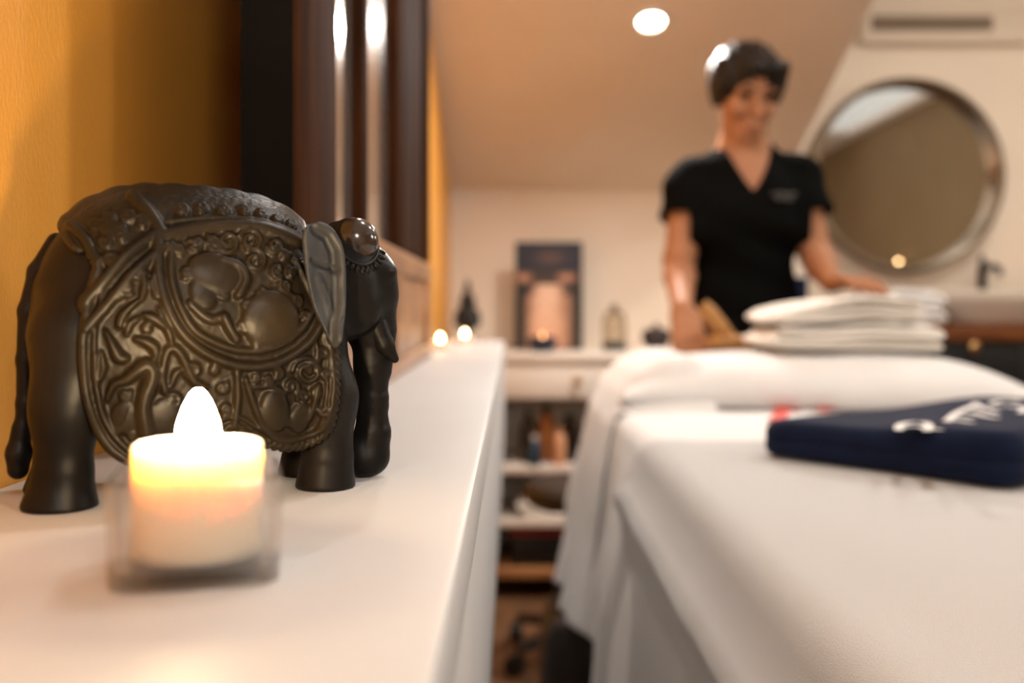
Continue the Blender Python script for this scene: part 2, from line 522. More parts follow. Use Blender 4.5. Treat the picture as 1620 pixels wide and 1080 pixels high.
for a in ((0, .04, 0, _d), (_w - .04, _w, 0, _d), (.04, _w - .04, 0, .04), (.04, _w - .04, _d - .04, _d)):
    box('window_frame', a[0], a[1], a[2], a[3], 0.005, 0.055, M['whitewood'], win, 0.002)
box('pane', .04, _w - .04, .04, _d - .04, 0.030, 0.034, M['jar'], win)
slab('ceiling_slope', [(LEFT, SLOPE_TOP_Y, CEIL), (DORM_X, SLOPE_TOP_Y, CEIL), (DORM_X, KNEE_Y, KNEE_Z), (LEFT, KNEE_Y, KNEE_Z)], (0, SLOPE, 1), 0.05, M['cream'])
slab('wall_left', [(LEFT, BACK, 0), (LEFT, KNEE_Y, 0), (LEFT, KNEE_Y, KNEE_Z), (LEFT, SLOPE_TOP_Y, CEIL), (LEFT, BACK, CEIL)], (-1, 0, 0), 0.08, M['ochre'])
slab('wall_far', [(LEFT, KNEE_Y, 0), (DORM_X, KNEE_Y, 0), (DORM_X, KNEE_Y, KNEE_Z), (LEFT, KNEE_Y, KNEE_Z)], (0, 1, 0), 0.08, M['cream'])
slab('wall_dormer_side', [(DORM_X, KNEE_Y + .08, 0), (DORM_X, DORM_Y, 0), (DORM_X, DORM_Y, CEIL), (DORM_X, SLOPE_TOP_Y + .1, CEIL), (DORM_X, KNEE_Y + .08, KNEE_Z)], (-1, 0, 0), 0.02, M['cream'])
slab('wall_alcove', [(DORM_X - .05, DORM_Y, 0), (RIGHT, DORM_Y, 0), (RIGHT, DORM_Y, CEIL), (DORM_X - .05, DORM_Y, CEIL)], (0, 1, 0), 0.08, M['cream'])
slab('wall_right', [(RIGHT, BACK, 0), (RIGHT, DORM_Y, 0), (RIGHT, DORM_Y, CEIL), (RIGHT, BACK, CEIL)], (1, 0, 0), 0.08, M['brownwall'])
slab('wall_back', [(LEFT - .05, BACK, 0), (RIGHT + .05, BACK, 0), (RIGHT + .05, BACK, CEIL), (LEFT - .05, BACK, CEIL)], (0, -1, 0), 0.08, M['ceilw'])

# boxed-in ledge: the long white shelf
ledge = thing('wall_ledge', 'long white painted ledge carrying the elephant and the candles', 'ledge', (0, 0, 0))
box('ledge_top', LEFT + .001, -0.0165, -0.6, 2.28, SHELF - .03, SHELF, M['ledge'], ledge, bev=0.003)
box('fascia', -0.034, -0.0170, -0.598, 2.278, 0.66, SHELF - .0305, M['ledge'], ledge, bev=0.0015)
box('half_wall', LEFT + .001, -0.05, -0.59, 2.27, 0.0, SHELF - .031, M['ledge'], ledge)

# recessed spotlights
def spotlight(label, loc, nrm, power, shared={}):
    t = thing('ceiling_spotlight', label, 'spotlight', loc)
    q = Vector((0, 0, -1)).rotation_difference(Vector(nrm))
    t.rotation_mode = 'QUATERNION'
    t.rotation_quaternion = q
    if 'ring' not in shared:
        a = lathe('trim_ring', [(0.036, -0.001), (0.036, -0.006), (0.040, -0.009), (0.050, -0.006), (0.052, 0.0)], M['whitewood'], t, 32)
        b = lathe('lens', [(0.0, -0.004), (0.020, -0.004), (0.0355, -0.002)], M['lamp'], t, 32)
        shared['ring'], shared['lens'] = a.data, b.data
    else:
        link(bpy.data.objects.new('trim_ring', shared['ring']), t)
        link(bpy.data.objects.new('lens', shared['lens']), t)
    ld = bpy.data.lights.new('lamp', 'AREA')
    ld.shape = 'DISK'; ld.size = 0.06; ld.energy = power; ld.color = WARM
    lo = link(bpy.data.objects.new('lamp', ld), t)
    lo.location = (0, 0, -0.012)
    return t
for x, y, z, p, lab in DOWNLIGHTS:
    spotlight(lab, (x, y, z), (0, 0, -1), p)
sy = 2.78
spotlight('glaring round spotlight in the sloped ceiling above the therapist', (0.388, sy, KNEE_Z + SLOPE * (KNEE_Y - sy)), Vector((0, -SLOPE, -1)).normalized(), SLOPE_SPOT_POWER)

spotlight('added unseen spotlight in the sloped ceiling over the aisle beside the ledge', (-0.06, 1.75, KNEE_Z + SLOPE * (KNEE_Y - 1.75)), Vector((0, 0, -1)), 6.0)  # added spot, brightens the cloth hanging on the aisle side
# unseen fill lamps added for brightness: two floor globes and a wall globe
M['globe'] = mat('paper fill globe', (1, 0.95, 0.85), rough=0.9, emit=(1.0, 0.92, 0.82), estr=FILL_LAMP_STRENGTH)
M['wall_fill'] = mat('opal fill glass', (1, 0.95, 0.85), rough=0.5, emit=(1.0, 0.92, 0.80), estr=WALL_FILL_STRENGTH)
def sphere(name, r, c, m, parent, seg=24):
    bm = bmesh.new()
    bmesh.ops.create_uvsphere(bm, u_segments=seg, v_segments=seg // 2, radius=r, matrix=Matrix.Translation(c))
    return bm_obj(name, bm, m, parent, sm=True)
M['globe2'] = mat('white fill globe', (1, 0.97, 0.92), rough=0.9, emit=(1.0, 0.97, 0.93), estr=SIDE_FILL_STRENGTH)
for lx_, ly_, gm_, lab_ in ((0.26, -0.51, 'globe', 'added fill floor lamp with a small paper fill globe behind the photographer'),
                            (1.40, 0.80, 'globe2', 'added fill floor lamp with a white fill globe beside the massage table')):
  fl_ = thing('added_floor_lamp', lab_, 'lamp', (lx_, ly_, 0))
  lathe('base', [(0, 0), (0.13, 0), (0.13, 0.012), (0.02, 0.022), (0, 0.022)], M['black'], fl_, 32)
  lathe('pole', [(0, 0.02), (0.010, 0.02), (0.010, 1.30), (0, 1.30)], M['black'], fl_, 14)
  sphere('globe', 0.10, (0, 0, 1.40), M[gm_], fl_)
sc_ = thing('added_wall_sconce', 'added fill wall lamp with a lit opal globe on the long side wall', 'lamp', (RIGHT, 2.80, CAMZ + 0.70))
lathe('wall_plate', [(0, 0), (0.05, 0), (0.05, 0.012), (0, 0.014)], M['brass'], sc_, 24).rotation_euler = (0, R(-90), 0)
tube('arm', [(-0.01, 0, 0), (-0.06, 0, -0.01), (-0.10, 0, 0.02)], 0.008, M['brass'], sc_, 10)
sphere('globe', 0.08, (-0.11, 0, 0.095), M['wall_fill'], sc_)

# ------------------------------------------------------------------ wooden screen with mirror panes on the ledge
scr = thing('wooden_screen', 'tall dark wooden screen with narrow mirror panes standing on the ledge', 'screen', (-0.1425, 0.584, SHELF))
SX0, SX1 = -0.0165, 0.0165
TOPZ = 1.36
def sbox(name, y0, y1, z0, z1, m, x0=SX0, x1=SX1, bev=0.003, parent=scr):
    return box(name, x0, x1, y0 - 0.584, y1 - 0.584, z0, z1, m, parent, bev)
near = sbox('stile', 0.584, 0.716, 0.0, TOPZ, M['darkwood'])
sbox('shade_strip', 0.5825, 0.5840, 0.001, TOPZ - .001, M['blackwood'], SX0 + .0005, SX1 - .0025, 0)  # shade on the stile's near face, put in as a black strip
sbox('bead', 0.716, 0.724, 0.145, TOPZ - .06, M['blackwood'], SX0, SX1 - .006, 0.001)
pn_ = sbox('glass_pane', 0.7245 - .785 + .584, 0.8455 - .785 + .584, 0.145, TOPZ - .06, M['pane'], -0.002, 0.002, 0)
pn_.location = (0.002, 0.785 - .584, 0); pn_.rotation_euler = (0, 0, R(-2.6))     # turn added so the pane mirrors the ceiling spot
sbox('mullion', 0.846, 0.880, 0.145, TOPZ - .06, M['darkwood'], SX0, SX1 - .001, 0.003)
sbox('glass_pane', 0.880, 1.10, 0.145, TOPZ - .06, M['pane'], -0.004, 0.0055, 0)
sbox('stile', 1.10, 1.285, 0.146, TOPZ, M['darkwood'])
sbox('top_rail', 0.716, 1.10, TOPZ - .06, TOPZ, M['darkwood'])
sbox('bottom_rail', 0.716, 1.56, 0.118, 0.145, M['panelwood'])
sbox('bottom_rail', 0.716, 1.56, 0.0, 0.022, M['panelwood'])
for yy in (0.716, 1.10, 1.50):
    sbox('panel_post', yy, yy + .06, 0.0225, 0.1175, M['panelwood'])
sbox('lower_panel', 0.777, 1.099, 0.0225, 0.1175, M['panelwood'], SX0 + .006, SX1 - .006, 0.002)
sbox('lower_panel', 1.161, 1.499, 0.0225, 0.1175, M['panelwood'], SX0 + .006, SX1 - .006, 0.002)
sbox('stile', 1.288, 1.345, 0.146, TOPZ, M['darkwood'])
sbox('stile', 1.475, 1.53, 0.146, TOPZ, M['darkwood'])
sbox('leaf_panel', 1.345, 1.475, 0.146, TOPZ - .05, M['darkwood'], SX0 + .006, SX1 - .007, 0.002)
sbox('leaf_rail', 1.345, 1.475, TOPZ - .05, TOPZ, M['darkwood'])
for zz in (0.3, 1.0):
    for yy in (1.0, 1.45):
        sbox('wall_bracket', yy - .012, yy + .012, zz, zz + .03, M['blackwood'], LEFT + 0.1425 + .0005, SX0 - .0002, 0)

# ------------------------------------------------------------------ carved elephant
EO = (-0.141, 0.434); EA = R(24.5)
EU = (math.cos(EA), math.sin(EA)); EN = (math.sin(EA), -math.cos(EA))
def uv(px, py, w):
    a = (px - CX) / FPX
    z = (w + EO[0] * EN[0] + EO[1] * EN[1]) / (a * EN[0] + EN[1])
    X = a * z
    return ((X - EO[0]) * EU[0] + (z - EO[1]) * EU[1], (CAMZ - SHELF) - (py - Y0) / FPX * z)
def uvs(pts, w=0.036):
    return [uv(x, y, w) for x, y in pts]
mm = 0.001

ele = thing('elephant_figurine', 'dark carved wooden elephant statuette with ornate saddle cloth standing on the ledge', 'figurine', (EO[0], EO[1], SHELF), EA)
H0 = 0.0007
lo, hi = (-0.074, -0.046, -0.002), (0.099, 0.046, 0.136)
def e3(u, w, v): return (u * mm, w * mm, v * mm)
def trunk_body(f):
    f.ell(e3(-20, 0, 76), e3(43, 37, 50.5), 0)
    f.ell(e3(24, 0, 74), e3(42, 35, 50), 0.018)
    f.ell(e3(2, 0, 100), e3(44, 20, 26.5), 0.015)
body = Field(lo, hi, H0)
trunk_body(body)
torso = body.F.copy()
for s in (-1, 1):
    # hind and fore legs
    body.chain([e3(-46, 19 * s, 66), e3(-49, 20 * s, 40), e3(-50, 20 * s, 14)], [17 * mm, 11.5 * mm, 11 * mm], 0.010)
    body.chain([e3(-50, 20 * s, 13), e3(-51, 20 * s, 1.0)], [11.2 * mm, 14.6 * mm], 0.003)
    body.chain([e3(50, 17 * s, 66), e3(56, 19 * s, 40), e3(57, 19 * s, 15)], [15 * mm, 12 * mm, 11 * mm], 0.010)
    body.chain([e3(56.5, 19 * s, 11.5), e3(55.8, 19 * s, 1.0)], [11.6 * mm, 13.2 * mm], 0.002)
    body.cap(e3(57 - 11, 19 * s, 13.6), e3(57 + 11, 19 * s, 13.6), 0.9 * mm, 0.9 * mm, 0.001)
legged = body.F.copy()
# head
body.ell(e3(60, 0, 92), e3(22, 25, 25), 0.010)
body.ell(e3(73, 0, 88), e3(16, 20, 20), 0.008)
for s in (-1, 1):
    body.ell(e3(70.5, 9 * s, 109.5), e3(11.2, 10.5, 11.0), 0.003)
    body.ell(e3(70, 13 * s, 78), e3(12, 9, 11), 0.006)           # cheeks
    body.ell(e3(84, 10 * s, 96), e3(6, 6, 4), 0.006)             # brows
    body.ell(e3(86, 11.5 * s, 90), e3(3.6, 3.6, 3.2), 0.002, sub=True)
body.ell(e3(82, 0, 92), e3(10.5, 13, 16), 0.008)
body.chain([e3(83, 0, 84), e3(83, 0, 68), e3(83, 0, 52), e3(82.5, 0, 35), e3(83, 0, 20), e3(82, 0, 10.5)],
           [11.5 * mm, 9.8 * mm, 7.8 * mm, 6.6 * mm, 7.2 * mm, 7.6 * mm], 0.006)
body.chain([e3(82, 0, 9.0), e3(77.5, 0, 8.6), e3(75.8, 0, 14)], [8.4 * mm, 7.6 * mm, 5.8 * mm], 0.004)
body.cap(e3(71.5, 0, 16), e3(74, 0, 13), 2.2 * mm, 2.6 * mm, 0.002, sub=True)
# flat soles
sl_, x_, y_, z_ = body.block(lo, hi)
body.F = np.maximum(body.F, (0.0002 - z_ + 0 * x_ + 0 * y_).astype(np.float32))
V, Q = body.mesh()
V = relax_mesh(V, Q, 2)
# skin folds of the trunk
N = normals(V, Q)
tr = (V[:, 0] > 0.074) & (V[:, 2] < 0.072) & (V[:, 2] > 0.02)
V = V + N * (np.where(tr, 0.00007 * np.sin(V[:, 2] * 2 * math.pi / 0.0052) * np.clip((V[:, 0] - .074) / .004, 0, 1), 0))[:, None]
np_mesh('body', V, Q, M['eleph'], ele)

def surf_w(u, v):
    i = int(round((u - lo[0]) / H0)); k = int(round((v - lo[2]) / H0))
    col_ = body.F[i, :, k]
    j = np.nonzero(col_ < 0)[0]
    return body.ax[1][j[-1]] if len(j) else 0.0

# ---- saddle cloth: a shell over the flanks that hangs in lobes, carved in relief
CAPPX_L = [(150, 410), (133, 470), (123, 530), (125, 600), (138, 660), (165, 712), (212, 742), (268, 742), (318, 722), (348, 694),
           (372, 683), (396, 697), (430, 712), (470, 716), (508, 707), (532, 678), (541, 610), (541, 540), (527, 480), (503, 420), (484, 385)]
outer = spline(uvs(CAPPX_L, 0.037), 4)
cap_poly = [(-0.0515, 0.112), (-0.047, 0.103)] + outer + [(0.050, 0.112), (0.050, 0.14), (-0.0515, 0.14)]
cf = Field(lo, hi, H0)
sl_, x_, y_, z_ = cf.block(lo, hi)
zi = np.clip(np.round((np.where(cf.ax[2] > 0.072, cf.ax[2], 0.072 - (0.072 - cf.ax[2]) * 0.32) - cf.lo[2]) / H0).astype(int), 0, cf.n[2] - 1)
zf = (np.where(cf.ax[2] > 0.072, cf.ax[2], 0.072 - (0.072 - cf.ax[2]) * 0.32) - cf.lo[2]) / H0
z0i = np.clip(np.floor(zf).astype(int), 0, cf.n[2] - 2)
fr_ = (zf - z0i).astype(np.float32)
hang = torso[:, :, z0i] * (1 - fr_) + torso[:, :, z0i + 1] * fr_
legoff = legged - 0.0004
hang = np.minimum(hang, legoff) - 0.005 * np.maximum(0, 1 - np.abs(hang - legoff) / 0.005) ** 2 * 0.25
sd2, _ = poly_sd(cf.ax[0][:, None], cf.ax[2][None, :], cap_poly)
sd2 = sd2.astype(np.float32)[:, None, :]
shell = np.maximum(hang - 0.0016, -(hang + 0.0028))
CAPF = np.maximum(shell, sd2) + 0.0006 * np.clip(1 - np.abs(shell - sd2) / 0.0012, 0, 1) ** 2
V, Q = nets(CAPF, cf.lo, H0)
V = relax_mesh(V, Q, 2)
N = normals(V, Q)

RIDGES = []      # (points in (u, v), half width, height)
LEAVES = []      # the same with a half width for every point
def ridge(px, hw, ht, w=0.036, sp=True):
    P = uvs(px, w)
    RIDGES.append((spline(P, 5) if sp and len(P) > 2 else P, hw * 0.27 * mm, ht * mm))
def leaf(px, hws, ht, w=0.036):
    P = uvs(px, w)
    n = 6
    Q_ = spline([(p[0], p[1], h * 0.27 * mm) for p, h in zip(P, hws)], n)
    LEAVES.append((Q_, ht * mm))
def curl(cx, cy, r, turns=1.4, a0=0.0, d=1, hw=3.2, ht=0.9, w=0.036, tail=None):
    n = int(16 * turns)
    pts = []
    for i in range(n + 1):
        t = i / n
        rr = r * (1 - 0.82 * t)
        a = a0 + d * t * turns * 2 * math.pi
        pts.append((cx + rr * math.cos(a), cy + rr * math.sin(a)))
    if tail: pts = [tail] + pts
    ridge(pts, hw, ht, w, sp=False)
# straps and frames
ridge([(262, 351), (330, 345), (400, 346), (450, 359), (480, 373)], 3, 0.7, 0.026)
ridge([(250, 374), (330, 358), (400, 355), (450, 367), (482, 381)], 8, 1.3, 0.031)
ridge([(212, 308), (236, 338), (254, 374)], 9, 1.3, 0.022)
ridge([(250, 372), (250, 430), (262, 482), (287, 527), (330, 561), (385, 579), (440, 573), (490, 541), (516, 500)], 6.5, 1.5)
ridge([(272, 385), (270, 440), (284, 486), (312, 527), (375, 553), (432, 549), (476, 521), (498, 488)], 5, 1.2)
ridge([(250, 368), (200, 404), (152, 458), (105, 505)], 7, 1.4)
ridge([(262, 390), (215, 428), (172, 478), (135, 520)], 7, 1.4)
ridge([(112, 352), (135, 378), (152, 416)], 7, 1.1, 0.03)
ridge([(96, 366), (117, 390), (130, 425)], 5, 0.8, 0.03)
# medallion: a small elephant in relief among scrolls
BLOBS = []
def blob(cx, cy, rx, ry, ht, w=0.036, ang=0):
    u0, v0 = uv(cx, cy, w)
    BLOBS.append((u0, v0, rx * 0.268 * mm, ry * 0.268 * mm, ht * mm, R(ang)))
blob(428, 505, 46, 46, 2.4)
blob(440, 480, 34, 26, 0.8)
blob(340, 432, 42, 32, 1.9, ang=-20)
blob(322, 460, 22, 30, 1.0)
ridge([(352, 412), (378, 420), (388, 442), (376, 466)], 7, 1.6)
ridge([(352, 500), (362, 520), (372, 536)], 6, 1.7)
ridge([(300, 480), (330, 505), (352, 500)], 6, 0.8)
ridge([(405, 540), (408, 552)], 8, 1.0)
ridge([(458, 535), (464, 520)], 8, 1.0)
curl(362, 382, 19, 1.5, 2.6, -1, tail=(330, 372))
curl(400, 380, 20, 1.6, 3.6, 1)
curl(404, 412, 20, 1.4, 4.2, 1)
curl(340, 383, 15, 1.2, 0.5, 1, tail=(300, 380))
curl(312, 384, 12, 1.2, 2.6, -1)
curl(285, 392, 9, 1.1, 0.6, 1)
curl(438, 388, 14, 1.3, 3.0, -1)
curl(455, 400, 9, 1.1, 0.0, 1)
curl(440, 428, 12, 1.3, 1.0, 1)
curl(452, 452, 11, 1.2, 4.0, -1)
curl(466, 430, 8, 1.2, 2.0, 1)
curl(470, 475, 9, 1.2, 1.0, -1)
curl(484, 500, 8, 1.2, 3.0, 1)
# left lobe: prancing leg and leaves
leaf([(170, 632), (181, 607), (198, 600), (216, 586), (231, 577), (240, 588), (237, 606), (229, 626), (226, 650), (232, 684)], [3, 5, 7, 9, 10, 11, 11, 10, 10, 12], 2.6)
leaf([(166, 522), (178, 546), (188, 564), (198, 566)], [2, 5, 8, 5], 2.0)
leaf([(226, 498), (243, 504), (259, 517)], [3, 7, 3], 1.9)
leaf([(214, 535), (230, 540), (243, 550), (245, 565)], [3, 6, 6, 3], 1.8)
leaf([(189, 513), (193, 500), (203, 488), (217, 476)], [6, 6, 4, 3], 1.5)
leaf([(199, 528), (205, 512), (218, 503)], [3, 5, 3], 1.3)
leaf([(222, 474), (228, 452), (224, 430)], [3, 5, 2], 1.3)
leaf([(260, 618), (256, 590), (262, 557), (274, 550), (287, 564), (297, 586), (308, 604), (326, 611)], [5, 5, 5, 5, 5, 5, 5, 3], 1.5)
leaf([(268, 612), (276, 592), (284, 584)], [3, 5, 3], 1.0)
leaf([(158, 600), (163, 580), (160, 556)], [3, 5, 2], 1.2)
leaf([(246, 470), (240, 450), (245, 425)], [3, 5, 2], 1.2)
leaf([(270, 540), (262, 515), (250, 488)], [3, 5, 3], 1.2)
leaf([(178, 690), (196, 672), (206, 646)], [3, 6, 3], 1.2)
leaf([(330, 660), (318, 636), (300, 626)], [3, 6, 3], 1.0)
curl(305, 586, 14, 1.2, 2.0, 1, hw=4)
curl(200, 455, 13, 1.2, 1.0, 1, hw=4)
curl(222, 432, 11, 1.2, 3.6, -1, hw=4)
curl(180, 468, 9, 1.2, 0.4, -1, hw=4)
ridge([(150, 560), (152, 610), (168, 668), (205, 712), (250, 724), (300, 712), (335, 690)], 4.5, 1.2)
blob(200, 660, 22, 26, 1.0)
blob(262, 660, 26, 30, 0.9)
# right lobe
ridge([(374, 588), (376, 630), (371, 676)], 5, 1.2)
ridge([(388, 600), (402, 640), (420, 680), (448, 698), (490, 692), (516, 676), (526, 640), (529, 590), (524, 545)], 4.5, 1.2)
blob(436, 650, 24, 34, 1.6, ang=12)
blob(478, 662, 18, 26, 1.5, ang=-10)
ridge([(505, 612), (500, 640), (492, 664)], 5, 1.2)
curl(488, 588, 25, 1.6, 3.2, 1, hw=3.4)
curl(492, 584, 12, 1.0, 0.5, -1, hw=3)
curl(512, 560, 12, 1.2, 2.0, 1, hw=3.2, tail=(500, 540))
curl(462, 612, 13, 1.3, 1.0, -1, hw=3.2)
curl(440, 592, 10, 1.2, 4.0, 1, hw=3.2)
curl(504, 622, 10, 1.2, 5.0, -1, hw=3)
curl(482, 628, 11, 1.2, 2.6, 1, hw=3)
curl(425, 600, 9, 1.2, 0.0, 1, hw=3)
ridge([(400, 612), (430, 612), (452, 622)], 4, 0.8)
curl(518, 592, 8, 1.2, 1.4, 1, hw=2.8)
curl(515, 650, 9, 1.2, 3.4, -1, hw=3)
# back: leaf scrolls and the scalloped spine
for i, (cx, cy) in enumerate([(285, 333), (318, 330), (352, 332), (384, 335), (412, 340), (436, 346), (458, 355), (472, 364)]):
    curl(cx, cy, 10 - 0.4 * i, 1.2, 1.0 + i, 1 if i % 2 else -1, hw=3, ht=0.8, w=0.018)
for i, (cx, cy) in enumerate([(150, 358), (176, 346), (203, 340), (222, 352), (190, 372), (164, 384), (172, 412)]):
    curl(cx, cy, 11, 1.2, 0.6 + i, 1 if i % 2 else -1, hw=3.6, ht=0.9, w=0.026)
blob(178, 362, 22, 14, 1.0, 0.026)

rnd_ = random.Random(5)
taken = []
cand_ = [(rnd_.uniform(125, 540), rnd_.uniform(340, 735), rnd_.choice((8.0, 10.5, 13.0))) for _ in range(1500)]
cu = np.array([uv(a, b, 0.036) for a, b, c in cand_]); cr = np.array([c for a, b, c in cand_]) * 0.27 * mm
sdv, _a = poly_sd(cu[:, 0], cu[:, 1], cap_poly)
free = sdv < -(cr + 24 * 0.27 * mm)
for P, hw_, _h in RIDGES:
    free &= line_d(cu[:, 0], cu[:, 1], P) > hw_ + cr + 0.27 * mm
for Q_, _h in LEAVES:
    free &= line_d(cu[:, 0], cu[:, 1], [q[:2] for q in Q_]) > 2.0 * mm + cr
for b in BLOBS:
    free &= ((cu[:, 0] - b[0]) / (b[2] * .9)) ** 2 + ((cu[:, 1] - b[1]) / (b[3] * .9)) ** 2 > 1
for ok_, (cx_, cy_, r_) in zip(free, cand_):
    if ok_ and not any(math.hypot(cx_ - a, cy_ - b) < r_ + c + 3 for a, b, c in taken):
        taken.append((cx_, cy_, r_))
for cx_, cy_, r_ in taken:
    curl(cx_, cy_, r_, 1.35, rnd_.uniform(0, 6.28), rnd_.choice((-1, 1)), hw=2.9, ht=0.75)

u_, w_, v_ = V[:, 0], V[:, 1], V[:, 2]
side = np.clip((np.abs(w_) - 0.006) / 0.006, 0, 1)
hsum = np.zeros(len(V))
for P, hw, ht in RIDGES:
    d = line_d(u_, v_, P)
    hsum = np.maximum(hsum, 1.45 * ht * np.clip(1 - (d / (hw * 1.2)) ** 2, 0, 1) ** 0.7)
for Q_, ht in LEAVES:
    best = np.full(len(V), -1.0)
    for a, b in zip(Q_, Q_[1:]):
        ex, ey = b[0] - a[0], b[1] - a[1]
        t_ = np.clip(((u_ - a[0]) * ex + (v_ - a[1]) * ey) / (ex * ex + ey * ey + 1e-15), 0, 1)
        d2_ = (u_ - a[0] - t_ * ex) ** 2 + (v_ - a[1] - t_ * ey) ** 2
        best = np.maximum(best, 1 - d2_ / (1.2 * (a[2] + (b[2] - a[2]) * t_)) ** 2)
    hsum = np.maximum(hsum, 1.4 * ht * np.clip(best, 0, 1) ** 0.7)
for u0, v0, ra, rb, ht, an in BLOBS:
    du, dv = u_ - u0, v_ - v0
    a = math.cos(an) * du + math.sin(an) * dv; b = -math.sin(an) * du + math.cos(an) * dv
    hsum = np.maximum(hsum, 1.3 * ht * np.clip(1 - (a / ra) ** 2 - (b / rb) ** 2, 0, 1) ** 0.5)
# raised hem with a twisted cord on the front lobe
sd, arc = poly_sd(u_, v_, cap_poly)
low = (v_ < 0.100)
hem = 1.0 * mm * np.clip(1 - ((sd + 0.0017) / 0.0020) ** 2, 0, 1)
cord = np.where(u_ > 0.008, 0.45 * mm * np.sin((arc + (sd * 1.2)) * 2 * math.pi / 0.0034), 0)
hsum = np.maximum(hsum, np.where(low, hem + cord * (hem > 0.1 * mm), 0))
hsum = np.maximum(hsum, np.where(low, 0.8 * mm * np.clip(1 - ((sd + 0.0058) / 0.0011) ** 2, 0, 1), 0))
ground = np.clip(1 - hsum / (0.5 * mm), 0, 1)
noise = 0.14 * mm * np.sin(u_ * 2600 + 3 * np.sin(v_ * 900)) * np.sin(v_ * 2900 + 2 * np.sin(u_ * 1100))
spine = np.where(np.abs(w_) < 0.010, 0.9 * mm * np.abs(np.sin(u_ * math.pi / 0.012)) * np.clip(1 - np.abs(w_) / 0.010, 0, 1) * (v_ > 0.1), 0)
outer_side = (N[:, 1] * np.sign(w_) > -0.2) | (v_ > 0.112)
disp = np.where(outer_side, side * (hsum + ground * (noise - 0.85 * mm)) + spine, 0)
V = V + N * disp[:, None]
V = relax_mesh(V, Q, 1, 0.35)
np_mesh('saddle_cloth', V, Q, M['elephcap'], ele)

# crupper strap running on over the rump
for s in (-1, 1):
    for P0, P1 in (((105, 505), (58, 548)), ((135, 520), (84, 562))):
        a = uv(*P0, 0.036); b = uv(*P1, 0.030); m_ = ((a[0] + b[0]) / 2, (a[1] + b[1]) / 2)
        def rumpw(u, v):
            q = 1 - ((u + 0.020) / 0.043) ** 2 - ((v - 0.076) / 0.0505) ** 2
            return 0.037 * math.sqrt(max(q, 0.02))
        pts = [(q[0], -s * (rumpw(*q) + 0.0004), q[1]) for q in [a, ((a[0] + m_[0]) / 2, (a[1] + m_[1]) / 2), m_, ((b[0] + m_[0]) / 2, (b[1] + m_[1]) / 2), b]]
        tube('crupper_strap', pts, 0.0021, M['elephcap'], ele, 8)

# ears
def ear(side):
    pts = uvs([(471, 380), (475, 364), (490, 354), (515, 356), (535, 382), (543, 420), (543, 470), (537, 515), (526, 549), (516, 538), (502, 510), (489, 480), (477, 430)], 0.031)
    P = spline(pts + [pts[0]], 4)[:-1]
    f = Field((0.036, 0.014, 0.056), (0.068, 0.052, 0.121), 0.0006)
    sl, x, y, z = f.block(f.lo, f.lo + 1)
    sd, arc = poly_sd(f.ax[0][:, None], f.ax[2][None, :], P)
    U = f.ax[0][:, None]; Vv = f.ax[2][None, :]
    t = np.clip((U - 0.042) / 0.020, 0, 1)                  # 0 rear edge, 1 front rim
    mid = 0.0400 - 0.0095 * t - 0.0030 * np.sin(np.pi * np.clip((U - 0.043) / 0.0165, 0, 1)) * np.clip((Vv - 0.060) / 0.02, 0, 1) + 0.0035 * np.clip((0.088 - Vv) / 0.02, 0, 1)
    # raised front rim with a groove beside it, ribs fanning up from the tip, a slit
    front = line_d(U + 0 * Vv, Vv + 0 * U, uvs([(500, 356), (522, 366), (538, 395), (541, 440), (540, 480), (530, 540)], 0.031))
    rel = 2.4 * mm * np.clip(1 - (front / 0.0028) ** 2, 0, 1) - 1.5 * mm * np.clip(1 - ((front - 0.0042) / 0.0018) ** 2, 0, 1)
    slit = line_d(U + 0 * Vv, Vv + 0 * U, uvs([(487, 414), (505, 420), (530, 426)], 0.031))
    rel = rel - 2.0 * mm * np.clip(1 - (slit / 0.0017) ** 2, 0, 1)
    for q in ([(528, 535), (512, 470), (500, 440)], [(528, 535), (524, 480), (527, 440)]):
        rd = line_d(U + 0 * Vv, Vv + 0 * U, uvs(q, 0.031))
        rel = rel + 1.2 * mm * np.clip(1 - (rd / 0.0024) ** 2, 0, 1)
    th = 0.0021
    top = (y - (mid + th + rel)[:, None, :])
    bot = ((mid - th - 0.0055 * t)[:, None, :] - y)
    f.F = np.maximum(np.maximum(top, bot), sd[:, None, :]).astype(np.float32)
    V, Q = f.mesh()
    V = relax_mesh(V, Q, 2)
    V[:, 1] *= -side
    if side > 0: Q = Q[:, ::-1]
    np_mesh('ear', V, Q, M['ear'], ele)
ear(1); ear(-1)

